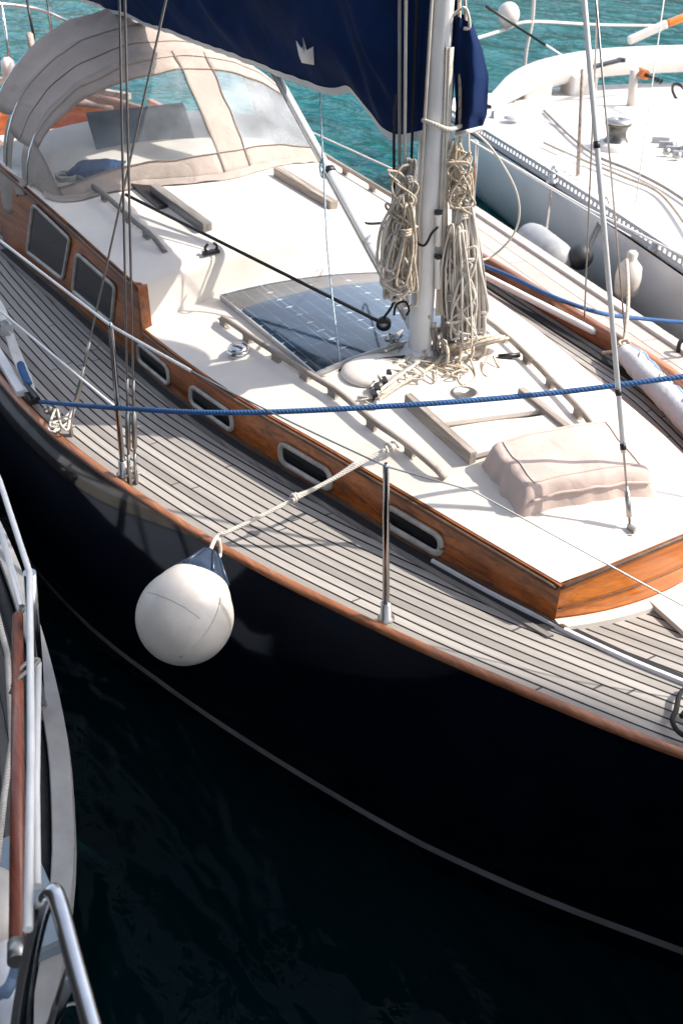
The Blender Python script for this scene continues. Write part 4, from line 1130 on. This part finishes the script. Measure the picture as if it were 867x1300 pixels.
tag(mb.build('lashing', M['rope_y']), 'worn yellowish lashing from the far rail up to the white fender beyond', 'rope')
# foredeck board and rope loop on the bow
q = [P(820, 763, 0), P(905, 735, 0), P(960, 800, 0), P(868, 806, 0)]
mb = MB(); mb.prism([V((p.x, p.y, DZ + .004)) for p in q], (0, 0, .022)); tag(mb.build('deck_board', M['board'], None, bevel=.003), 'pale flat board lying on the foredeck in front of the orange cabin front', 'board')
mb = MB(); mb.tube(spline([P(872, 872, .01), P(862, 882, .012), P(858, 900, .010), P(853, 915, .012), P(862, 930, .012), P(880, 936, .02), P(890, 915, .03), P(875, 900, .02), P(864, 910, .012)], 6), .0085, 8)
tag(mb.build('rope_loop', M['rope_k']), 'black rope loop lying on the grey teak deck by the bow rail', 'rope')
# webbing and strap at the port rail
mb = MB(); path = spline([P(-40, 330, .45), P(0, 392, .35), P(12, 425, .22), P(22, 452, .12), P(34, 480, .05), P(40, 500, .03)], 6)
for i in range(len(path)-1): mb.beam(path[i], path[i+1], .05, .008)
tag(mb.build('webbing_strap', M['sailbag']), 'pale webbing strap coming down to the blue rope at the near rail', 'strap')
mb = MB(); path = spline([P(24, 455, .10), P(30, 472, .08), P(37, 488, .05)], 6); mb.tube(path, .018, 8, flat=.5); tag(mb.build('blue_sleeve', M['rope_b']), 'short blue sleeve on the pale strap at the near rail', 'sleeve')
mb = MB(); rnd = random.Random(3); pts = [P(78 + rnd.uniform(-16, 18), 532 + rnd.uniform(-14, 16), .04 + rnd.uniform(0, .03)) for _ in range(14)]; mb.tube(spline(pts, 5), .006, 6)
tag(mb.build('line_tangle', M['rope_w']), 'white line tangled round the steel fittings on the near rail', 'rope')

# ------------------------------------------------------------------ finger pontoon
PZ = -.42
fo = [P(q[0], q[1], PZ) for q in [(600, 260), (700, 325), (780, 390), (867, 436)]]
fd = (fo[3] - fo[0]).normalized(); fnn = V((-fd.y, fd.x, 0))
e0 = P(575, 247, PZ) - fd*.0; Lp = 7.0; Wp = 1.45
pont = empty('finger_pontoon', (e0.x + fd.x*2, e0.y + fd.y*2, WZ), 'narrow weathered wooden pontoon with pale edge between the yacht and the white boat', 'pontoon')
def pt(a, b, z): return V((e0.x, e0.y, 0)) + fd*a + fnn*b + V((0, 0, z))
mb = MB(); mb.grid(lambda u, v: pt(lin(0, Lp, u), lin(.06, Wp-.06, v), PZ), 2, 2, True, lambda u, v: (u*Lp, v*9.5)); mb.build('planking', M['pontoon'], pont)
mb = MB()
for b0 in (0, Wp-.07): mb.prism([pt(0, b0, PZ-.10), pt(Lp, b0, PZ-.10), pt(Lp, b0+.07, PZ-.10), pt(0, b0+.07, PZ-.10)], (0, 0, .125))
mb.prism([pt(-.07, 0, PZ-.1), pt(0, 0, PZ-.1), pt(0, Wp, PZ-.1), pt(-.07, Wp, PZ-.1)], (0, 0, .125))
mb.build('edge_beam', M['board'], pont, bevel=.012)
mb = MB(); mb.prism([pt(-.03, .09, WZ-.3), pt(Lp, .09, WZ-.3), pt(Lp, Wp-.09, WZ-.3), pt(-.03, Wp-.09, WZ-.3)], (0, 0, PZ-.1-WZ+.3-.003)); mb.build('float', M['fenderdark'], pont)
mb = MB(); c = P(860, 447, PZ) ; mb.tube(spline([c + V((0, 0, .0)), c + V((0, 0, .07)), c + fd*.05 + V((0, 0, .09)), c + fd*.09 + V((0, 0, .05))], 5), .014, 8); mb.build('mooring_hook', M['black'], pont)

# ------------------------------------------------------------------ white boat on the far side
wd = V((.96, .28, 0)).normalized(); wn_ = V((.28, -.96, 0)).normalized(); E0 = V((-5.02, -4.16, 0)); DW = -.25
wb = empty('white_sailing_boat', (-3.0, -5.0, WZ), 'white racing sailboat with bare white deck moored beyond the pontoon', 'sailboat')
def wp(a, b, z): return E0 + wd*a + wn_*b + V((0, 0, z))
def wedge(a): return .05*math.sin(a*.55) - .35*max(0, (-a-.6)/1.2)**2*-1*0 + (.5*max(0, -a-.5)**2 if a < -.5 else 0) + (.02*max(0, a-4)**2)
AL, AR, BW = -1.45, 9.0, 2.35
def wfar(a): return 4.3 - (.35*max(0, -a-.5)**2 if a < -.5 else 0) - .02*max(0, a-4)**2
mb = MB(); mb.grid(lambda u, v: wp(lin(AL, AR, u), lin(wedge(lin(AL, AR, u)), wfar(lin(AL, AR, u)), v), DW + .05*math.sin(v*math.pi)), 40, 10)
mb.build('deck', M['whiteboat'], wb)
mb = MB()
def whull(u, v):
    a = lin(AL, AR, u); b = wedge(a) - .02; fl_ = .95 - .10*min(4, max(-1, a)); ang = v
    inset = fl_*(1 - math.cos(v*math.pi*.5))*.95 + .06*v
    return wp(a - .25*v*(1 if a < 0 else 0), b + inset, DW - .02 - 1.05*math.sin(v*math.pi*.5)**1.05)
mb.grid(whull, 50, 16)
def whull2(u, v):
    a = lin(AL, AR, u); b = wfar(a) + .02; return wp(a, b - .7*v*v, DW - .02 - 1.0*v)
mb.grid(whull2, 50, 8)
mb.grid(lambda u, v: whull(0, v).lerp(whull2(0, v), u), 8, 12)
mb.build('hull', M['grp'], wb)
# perforated toe rail: real slots between top and bottom strips
mb = MB(); N_ = 92
def te(a, z): return wp(a, wedge(a) + .012, DW + z)
N_ = 150
for i in range(N_):
    a0 = lin(AL+.2, AR, i/N_); a1 = lin(AL+.2, AR, (i+1)/N_); am = lin(a0, a1, .36)
    mb.beam(te(a0, .075), te(a1, .075), .012, .028); mb.beam(te(a0, .004), te(a1, .004), .012, .05)
    mb.beam(te(a0, .045), te(am, .045), .012, .034)
mb.build('toe_rail', M['railgrey'], wb)
def WD(px, py, z=DW+.04): return P(px, py, z)
c = WD(684, 112); w1 = winch(c, (0, 0, 1), .105, .20, wb, M['whiteboat'], M['dullsteel'])
mb = MB()
for i in range(4): mb.tube([c + V(((.088)*math.cos(a), .088*math.sin(a), .085 + .018*i + .0028*a)) for a in [k*.4 for k in range(17)]], .011, 7)
tag(mb.build('winch_rope', M['rope_t']), 'turquoise rope wound round the far left winch of the white boat', 'rope')
c = WD(780, 186); w2 = winch(c, (0, 0, 1), .125, .25, wb, M['gunmetal'], M['dullsteel'])
mb = MB(); mb.lathe([(.128, .02), (.131, .03), (.128, .045)], c, (0, 0, 1), 28); mb.build('red_band', M['cap'], w2)
# coaming along the far side + stern, raised bridge
a_ = P(700, 98, -.05); 
mb = MB()
cpath = spline([wp(-.75, .50, DW+.03), wp(-.95, .75, DW+.10), wp(-1.15, 1.15, DW+.22), wp(-1.28, 2.0, DW+.32), wp(-1.35, 3.2, DW+.32), wp(-1.35, 4.2, DW+.30)], 8)
def sweep(path, wfn, hfn, n=20, pw=3.2):
    m_ = MB(); N = len(path) - 1; rings = []
    for i, p in enumerate(path):
        t_ = (path[min(i+1, N)] - path[max(i-1, 0)]).normalized(); y_ = V((0, 0, 1)).cross(t_).normalized(); r_ = []
        for k in range(n):
            a = 2*math.pi*k/n; c_, s_ = math.cos(a), math.sin(a)
            r_.append(p + y_*(math.copysign(abs(c_)**(2/pw), c_)*wfn(i/N)) + V((0, 0, math.copysign(abs(s_)**(2/pw), s_)*hfn(i/N))))
        rings.append(r_)
    m_.grid(lambda u, v: rings[round(u*N)][round(v*n) % n], N, n)
    return m_
sweep(cpath, lambda q: .05 + .13*min(1, q*2.2), lambda q: .03 + .10*min(1, q*2.2), pw=4.5).build('stern_beam', M['whiteboat'], wb)
for b_ in (1.2, 1.75, 3.6):
    mb = MB(); mb.prism([wp(-1.30, b_-.16, DW-.05), wp(-1.0, b_-.16, DW-.02), wp(-1.0, b_+.16, DW-.02), wp(-1.30, b_+.16, DW-.05)], (0, 0, .28)); mb.build('beam_support', M['whiteboat'], wb, bevel=.03)
mb = MB(); q = [P(648, 158, DW+.05), P(690, 150, DW+.05)]
p = P(650, 150, DW+.06); mb.lathe([(.09, 0), (.085, .012), (.04, .02), (0, .021)], p, n=20); mb.build('deck_cap', M['greyplastic'], wb)
# cabin block at the right with sloping side
mb = MB(); mb.prism([wp(2.6, 1.75, DW), wp(8.5, 1.3, DW), wp(8.5, 1.7, DW+.40), wp(3.3, 2.1, DW+.40)], wn_*1.3); mb.build('cabin_trunk', M['whiteboat'], wb, bevel=.05)
mb = MB(); b = P(800, 135, DW+.04); mb.tube([b, PX(805, 88, b.x)], .045, 14); mb.build('tiller_post', M['board'], wb)
tp2 = PX(805, 88, b.x)
A = PX(797, 52, b.x-.25); B2 = PX(846, 30, b.x-.1); C2 = PX(905, 8, b.x)
mb = MB(); mb.beam(A, B2, .07, .085); tl_ = mb.build('tiller', M['whiteboat'], wb, bevel=.02)
mb = MB(); mb.beam(B2, C2, .065, .075); mb.build('tiller_wood', M['mahog_front'], tl_, bevel=.02)
mb = MB(); q0 = PX(811, 92, b.x); mb.tube([q0, q0 + wd*.14], .05, 12); mb.build('clamp', M['orange'], wb)
mb = MB(); mb.tube([q0 + wd*.14, q0 + wd*.42], .02, 10); mb.lathe([(.035, .40), (.035, .43)], q0, wd, 12); mb.build('clamp_rod', M['black'], wb)
mb = MB(); b = WD(733, 222, DW+.02); mb.tube([b, PX(739, 88, b.x-.05)], [.018, .014], 10); mb.build('stanchion', M['grey_wood'], wb)
mb = MB(); b = WD(665, 92, DW+.05); mb.tube(spline([b, PX(668, 62, b.x), PX(676, 20, b.x), PX(678, -40, b.x)], 5), .022, 12); mb.build('pushpit_post', M['board'], wb)
xr = b.x
mb = MB(); mb.tube(spline([PX(585, 55, xr+.3), PX(640, 38, xr), PX(672, 28, xr), PX(760, 32, xr-.2), PX(835, 33, xr-.3)], 6), .020, 10); mb.build('pushpit_rail', M['board'], wb)
p = PX(645, 19, xr); mb = MB(); mb.lathe([(.13*math.cos(a), .14*math.sin(a)) for a in [lin(-1.57, 1.57, i/16) for i in range(17)]], p, n=24); mb.tube([p - V((0, 0, .16)), p - V((0, 0, .12))], .02, 8)
tag(mb.build('ball_fender', M['fender']), 'small white ball fender fixed on the stern rail of the white boat', 'fender')
A, B = PX(617, 8, xr+.4), PX(718, 74, xr+.2); mb = MB(); mb.tube([A, A.lerp(B, .72)], .016, 8); mb.build('boat_hook', M['black'], wb)
mb = MB(); mb.tube([A.lerp(B, .72), B], .014, 8); mb.build('boat_hook_end', M['wirewhite'], wb)
# ropes lying on its deck
for pts, m_, lab, r_ in (([(690, 140), (723, 172), (757, 198), (800, 216), (840, 236), (880, 262)], M['rope_g'], 'dark control line led along the white boat deck past the big winch', .014),
                         ([(690, 181), (730, 199), (790, 224), (838, 246), (880, 300)], M['rope_y'], 'pale brown line on the white boat deck nearer to the toe rail', .013)):
    mb = MB(); mb.tube(spline([WD(a, b, DW + .055) for a, b in pts], 6), r_, 8); tag(mb.build('deck_line', m_), lab, 'rope')
mb = MB(); a = P(748, 86, .14); b = P(788, 76, .16); mb.beam(a, b, .07, .035); mb.lathe([(.05, -.02), (.05, .02), (0, .021)], b, n=14); tag(mb.build('lever', M['black'], None, bevel=.01), 'black lever handle lying on the white coaming of the far boat', 'handle')
mb = MB()
for i, (px, py) in enumerate(((845, 196), (852, 188), (859, 201), (866, 193))):
    p = WD(px, py, DW+.06); mb.lathe([(.03, 0), (.035, .02), (.03, .05), (.012, .055)], p, n=12)
mb.build('deck_blocks', M['dullsteel'], wb)
for (px, py) in ((702, 222), (768, 262)):
    p = P(px, py, DW); mb = MB(); mb.tube(spline([p + V((-.04, 0, .03)), p + V((0, 0, .07)), p + V((.04, 0, .03))], 4), .010, 8); mb.build('rail_shackle', M['dullsteel'], wb)
mb = MB(); mb.lathe([(.20, 0), (.19, .04), (.16, .06), (0, .061)], WD(780, 188, DW+.03), n=28); mb.build('winch_base', M['whiteboat'], wb)
mb = MB()
for (p0, p1) in (((640, 205), (800, 300)), ((672, 190), (867, 312)), ((640, 120), (720, 168)), ((800, 150), (867, 190))):
    mb.beam(P(p0[0], p0[1], DW+.045), P(p1[0], p1[1], DW+.045), .012, .006)
mb.build('deck_seam', M['railgrey'], wb)
q = [P(690, 205, DW+.03), P(722, 196, DW+.03), P(742, 210, DW+.03), P(708, 221, DW+.03)]
mb = MB(); mb.prism(q, (0, 0, .03)); mb.build('deck_hatch', M['vinyl_hazy'], wb, bevel=.008)
mb = MB()
for k in range(4): mb.box(WD(838 + k*9, 178 + k*6, DW+.07), (.16, .035, .06), Matrix.Rotation(-.9, 3, 'Z'))
mb.build('rope_clutches', M['greyplastic'], wb)
mb = MB(); c = WD(862, 118, DW+.12); mb.tube([c + V((.10*math.cos(a), .06*math.sin(a), .10*math.sin(a))) for a in [k*.3 for k in range(21)]], .016, 8); mb.build('steering_ring', M['black'], wb)
for (px, py) in ((626, 150), (700, 232), (830, 316)):
    mb = MB(); p = P(px, py, DW+.01); mb.lathe([(.05, 0), (.05, .012), (.03, .02), (.028, .07), (0, .07)], p, n=16)
    mb.build('stanchion_socket', M['dullsteel'], wb)
# wires by the white boat
for (a, b, lab) in (((752, 0), (790, 215), 'left'), ((800, 0), (806, 90), 'mid')): pass
mb = MB(); mb.tube([PX(845, -20, -3.4), PX(797, 325, -2.2)], .006, 6); tag(mb.build('fender_line', M['rope_w']), 'thin white line holding the white fender against the white boat', 'rope')
# its fenders
c = P(700, 322, -.62)
mb = MB(); ax_ = wd; mb.lathe([(0, -.36), (.06, -.35), (.13, -.29), (.145, -.2), (.145, .2), (.13, .29), (.06, .35), (0, .36)], P(690, 318, -.50), wd, 26)
fe = mb.build('long_fender', M['greyplastic']); tag(fe, 'grey cylinder fender squeezed between the pontoon and the white hull', 'fender')
mb = MB(); p = P(736, 326, -.45); mb.lathe([(.10*math.cos(a), .10*math.sin(a)) for a in [lin(-1.57, 1.57, i/14) for i in range(15)]], p, n=22); tag(mb.build('ball_fender', M['fenderdark']), 'black ball fender wedged beside the grey fender at the pontoon edge', 'fender')
mb = MB(); p = P(797, 352, -.36); k = [(0, -.20), (.07, -.19), (.105, -.13), (.115, 0), (.105, .10), (.06, .15), (.045, .17), (.05, .22), (.03, .24), (0, .24)]
mb.lathe([(a*.8, b*.8) for a, b in k], p, (0, 0, 1), 26); fw_ = mb.build('pear_fender', M['fender']); tag(fw_, 'white pear-shaped fender with worn neck hanging by the pontoon edge', 'fender')
for a, b, lab in (((702, 222), (692, 300), 'thin dark line from the white boat rail to the grey fender'), ((768, 262), (742, 318), 'doubled dark line from the white boat rail to the black fender')):
    A = P(a[0], a[1], DW+.03); B = P(b[0], b[1], -.45); mb = MB(); mb.tube(sag(A, B, .01, 8), .011, 8)
    if 'doubled' in lab: mb.tube(sag(A + wd*.03, B + wd*.05, .02, 8), .010, 8)
    tag(mb.build('fender_line', M['rope_g']), lab, 'rope')

# ------------------------------------------------------------------ boat at the lower left
LBT = [(-6, 1.95), (-3, 1.78), (-.57, 1.826), (.125, 1.885), (.754, 1.986), (1.185, 2.105), (1.403, 2.188), (1.75, 2.36), (2.2, 2.66), (2.5, 2.95), (2.55, 3.05)]
LZ = -.30; LC = 3.05
lb = empty('moored_boat', (.5, 2.8, WZ), 'grey decked boat with pale gunwale and steel bow rail at the lower left', 'boat')
def lbh(x): return LC - interp(LBT, x)
mb = MB()
for s in (-1, 1):
    mb.grid(lambda u, v: V((lin(-6, 2.55, u), LC + s*max(0, lbh(lin(-6, 2.55, u)) - .10)*v, LZ - .05)), 60, 6, True, lambda u, v: (lin(-6, 2.55, u), v*22))
mb.build('deck', M['leftdeck'], lb)
mb = MB()
for s in (-1, 1): mb.grid(lambda u, v: V((lin(-6, 2.55, u) - .35*v*u, LC + s*max(0, lbh(lin(-6, 2.55, u)))*(1 - .30*v*v), LZ - .02 - 1.2*v)), 70, 10)
mb.build('hull', M['lefthull'], lb)
for s in (-1, 1):
    mb = MB()
    def gw(u, v):
        x = lin(-6, 2.52, u); h = lbh(x); k = round(v*4)
        b, z = [(0.008, -.06), (.008, 0), (-.058, .006), (-.062, 0), (-.062, -.06)][k]
        return V((x, LC + s*max(0.0, h + b), LZ + z))
    mb.grid(gw, 80, 4, False); mb.build('gunwale', M['leftrail'], lb)
mb = MB()
mb.tube([V((x, LC - lbh(x) + .092, LZ - .04)) for x in [lin(-3, 2.3, i/60) for i in range(61)]], .024, 8); mb.build('inner_gutter', M['caulk'], lb)
St = P(38, 727, .34); Sb = P(52, 905, LZ - .03)
mb = MB(); mb.tube([Sb, St], .020, 14); st_ = mb.build('stanchion', M['steel'], lb)
mb = MB(); mb.lathe([(.045, 0), (.045, .008), (.028, .02), (.026, .09)], Sb, n=18); mb.build('stanchion_base', M['dullsteel'], st_)
mb = MB(); mb.tube([P(-30, 540, .34), P(0, 610, .34), St, P(40, 950, .40), P(36, 1180, .46)], .010, 10); mb.build('lifeline', M['wirewhite'], lb)
mb = MB(); mb.tube([P(49, 842, .08), P(46, 1000, .12), P(47, 1125, .16)], .011, 10); mb.build('lifeline', M['wirewhite'], lb)
mb = MB(); mb.tube([P(0, 668, .02), P(28, 770, .02), P(28, 775, -.05)], .012, 10); mb.build('side_rail', M['wirewhite'], lb)
# pulpit
mb = MB(); path = spline([P(20, 1330, .0), P(34, 1240, .22), P(52, 1160, .42), P(66, 1133, .47), P(76, 1150, .47), P(96, 1225, .46), P(118, 1305, .45), P(150, 1420, .44)], 8)
mb.tube(path, .019, 14); pl = mb.build('pulpit', M['steel'], lb)
mb = MB(); mb.tube([P(92, 1232, .40), P(64, 1310, .0), P(50, 1350, -.2)], .015, 12); mb.tube([P(36, 1225, .18), P(34, 1340, -.2)], .016, 12); mb.build('pulpit_leg', M['steel'], pl)
mb = MB(); mb.lathe([(.035, 0), (.036, .015), (.028, .02)], P(92, 1296, .05), (.3, 0, 1), 18); mb.build('pulpit_socket', M['dullsteel'], pl)
# red-brown pole carried on deck
A, B = P(23, 782, .10), P(22, 1196, .22)
mb = MB(); mb.tube([A, A.lerp(B, .5), B], .018, 14); pole = mb.build('wooden_pole', M['red_wood']); tag(pole, 'red-brown wooden pole lying lengthwise on the boat at the lower left', 'pole')
mb = MB(); mb.tube([B, B + (B-A)*.04], [.021, .021], 14); mb.build('pole_ferrule', M['dullsteel'], pole)
mb = MB(); mb.tube(spline([P(14, 880, .10), P(24, 862, .15), P(44, 845, .14), P(50, 838, .12), P(40, 838, .14), P(26, 850, .14), P(16, 872, .12)], 6), .006, 7); tag(mb.build('lashing', M['rope_g']), 'thin grey lashing tying the red-brown pole to the white tube', 'rope')
mb = MB(); mb.box(P(8, 1150, LZ+.02), (.42, .26, .08)); tag(mb.build('deck_box', M['bluegrey'], None, bevel=.02), 'blue-grey flat locker on the deck of the lower left boat', 'locker')
mb = MB(); mb.lathe([(.07*math.cos(a), .11*math.sin(a)) for a in [lin(-1.57, 1.57, i/14) for i in range(15)]], P(-6, 1150, .02), (1, .2, 0), 20); tag(mb.build('small_buoy', M['fender']), 'white oval buoy at the left picture edge on the blue-grey locker', 'buoy')
mb = MB(); mb.tube(spline([P(-5, 1265, .1), P(12, 1252, .14), P(22, 1225, .16), P(26, 1205, .2), P(18, 1240, .15), P(8, 1262, .1)], 6), .013, 8); tag(mb.build('strap_loop', M['sailblue']), 'pale blue strap looped under the end of the red-brown pole', 'strap')
mb = MB(); mb.tube([P(-4, 1100, -.1), P(6, 1010, -.1), P(16, 940, -.05), P(10, 830, .0), P(-6, 770, .05)], .010, 8); tag(mb.build('deck_line', M['rope_w']), 'white rope slanting across the grey deck left of the red-brown pole', 'rope')
mb = MB(); mb.tube(spline([P(-10, 1170, .0), P(6, 1240, .02), P(16, 1310, .02)], 6), .03, 10, flat=.4); tag(mb.build('canvas_roll', M['sailbag']), 'pale folded canvas in the bottom left corner beside the steel bow rail', 'canvas')

# ------------------------------------------------------------------ hills added out of view to dim sky reflections in the water
mb = MB()
def backdrop_hill(u, v):
    a = 2*math.pi*u; r = 330 + 120*v; h = 62 + 34*nz(math.cos(a)*2.2, math.sin(a)*2.2, 1) + 12*nz(math.cos(a)*9, math.sin(a)*9, 2)
    return V((r*math.cos(a), r*math.sin(a), WZ - 1 + h*math.sin(v*math.pi/2) + 5*nz(a*30, v*6)*v))
mb.grid(backdrop_hill, 160, 8); tag(mb.build('backdrop', M['backdrop'], None, origin=(0, 0, WZ)), 'unseen hills added all round to dim sky reflected in the water', 'backdrop', None, 'structure')

# ------------------------------------------------------------------ quay, plus unseen canopy and block added for shade
mb = MB(); mb.prism([V((3.25, -60, -3)), V((60, -60, -3)), V((60, 60, -3)), V((3.25, 60, -3))], (0, 0, 3.62)); q_ = mb.build('quay', M['quay'], None, bevel=.03, origin=(20, 0, .6))
tag(q_, 'concrete harbour quay in front of the moored bows', 'quay', None, 'structure')
hb_ = empty('shade_canopy', (9, 0, .62), 'unseen canopy roof on posts, added to shade the foredeck and berth', 'canopy')
cz = 9.0
mb = MB(); mb.prism([V((x, y, cz)) for x, y in [(2.5, -5.72), (5.25, -5.87), (5.5, -6.36), (6.5, -7.09), (16, -13.46), (16, 7), (2.5, 7)]], (0, 0, .25)); mb.build('roof', M['board'], hb_, bevel=.02)  # roof outline shaped for the wanted shadow on foredeck, boats and water
for x, y in ((4.2, -2.4), (4.2, 6.2), (15, -11.8), (15, 6.2)):
    mb = MB(); mb.tube([(x, y, .62), (x, y, cz - .01)], .09, 14); mb.build('shade_canopy_post', M['railgrey'], hb_)

bh_ = empty('blocker', (1, 8, WZ), 'unseen dark block on piles, added to cut sky light over the berth', 'blocker')  # dark block added out of view to hide sky from the berth water
mb = MB(); mb.prism([V((x, y, -.4)) for x, y in [(-1.6, 5.2), (3.2, 5.2), (3.2, 13), (-1.6, 13)]], (0, 0, 8.4)); mb.build('blocker_wall', M['blocker_dark'], bh_, bevel=.02)
mb = MB(); mb.prism([V((-1.9, 4.9, 8.0)), V((-1.9, 13.3, 8.0)), V((-1.9, 9.1, 10.4))], (5.3, 0, 0)); mb.build('roof', M['blocker_dark'], bh_)  # top of the added out-of-view block
for x in (-1.3, .8, 2.9):
    for y in (5.4, 9, 12.7):
        mb = MB(); mb.tube([(x, y, -3), (x, y, -.39)], .14, 12); mb.build('blocker_pile', M['blocker_dark'], bh_)

# ------------------------------------------------------------------ light and camera
SUNV = V((.5, -.83, 1.0)).normalized()
el = math.asin(SUNV.z)
sun = bpy.data.lights.new('sun', 'SUN'); sun.energy = 2.5; sun.angle = math.radians(.5); sun.color = (1, .93, .84)
so = bpy.data.objects.new('sun', sun); col.objects.link(so); so.rotation_euler = SUNV.to_track_quat('Z', 'Y').to_euler()
nt = W.node_tree; bg = nt.nodes['Background']; sk = nt.nodes.new('ShaderNodeTexSky'); sk.sky_type = 'NISHITA'; sk.sun_disc = False
sk.sun_elevation = el; sk.sun_rotation = math.atan2(SUNV.x, SUNV.y); sk.air_density = 1.0; sk.dust_density = 2.2; sk.ozone_density = 1.0
hs = nt.nodes.new('ShaderNodeHueSaturation'); hs.inputs['Saturation'].default_value = .62; nt.links.new(sk.outputs[0], hs.inputs['Color']); nt.links.new(hs.outputs[0], bg.inputs[0]); bg.inputs[1].default_value = .15
cd = bpy.data.cameras.new('camera'); co_ = bpy.data.objects.new('camera', cd); col.objects.link(co_); sc.camera = co_
cd.sensor_fit = 'VERTICAL'; cd.sensor_height = 36; cd.sensor_width = 24; cd.lens = F_PX/1300*36; cd.clip_end = 2000; cd.clip_start = .05
fwd = EB*math.cos(TH) - V((0, 0, math.sin(TH))); dn = -EB*math.sin(TH) - V((0, 0, math.cos(TH)))
c_, r_ = math.cos(ROLL), math.sin(ROLL)
right = ER*c_ - dn*r_; down = ER*r_ + dn*c_
# image axes: a' = c a - r b, b' = r a + c b
Rm = Matrix((right, -down, -fwd)).transposed().to_4x4()
co_.matrix_world = Matrix.Translation(CAM) @ Rm
cd.dof.use_dof = True; cd.dof.focus_distance = 4.2; cd.dof.aperture_fstop = 4.0
sc.view_settings.view_transform = 'Standard'; sc.view_settings.look = 'None'; sc.view_settings.exposure = 1.35; sc.view_settings.gamma = 1
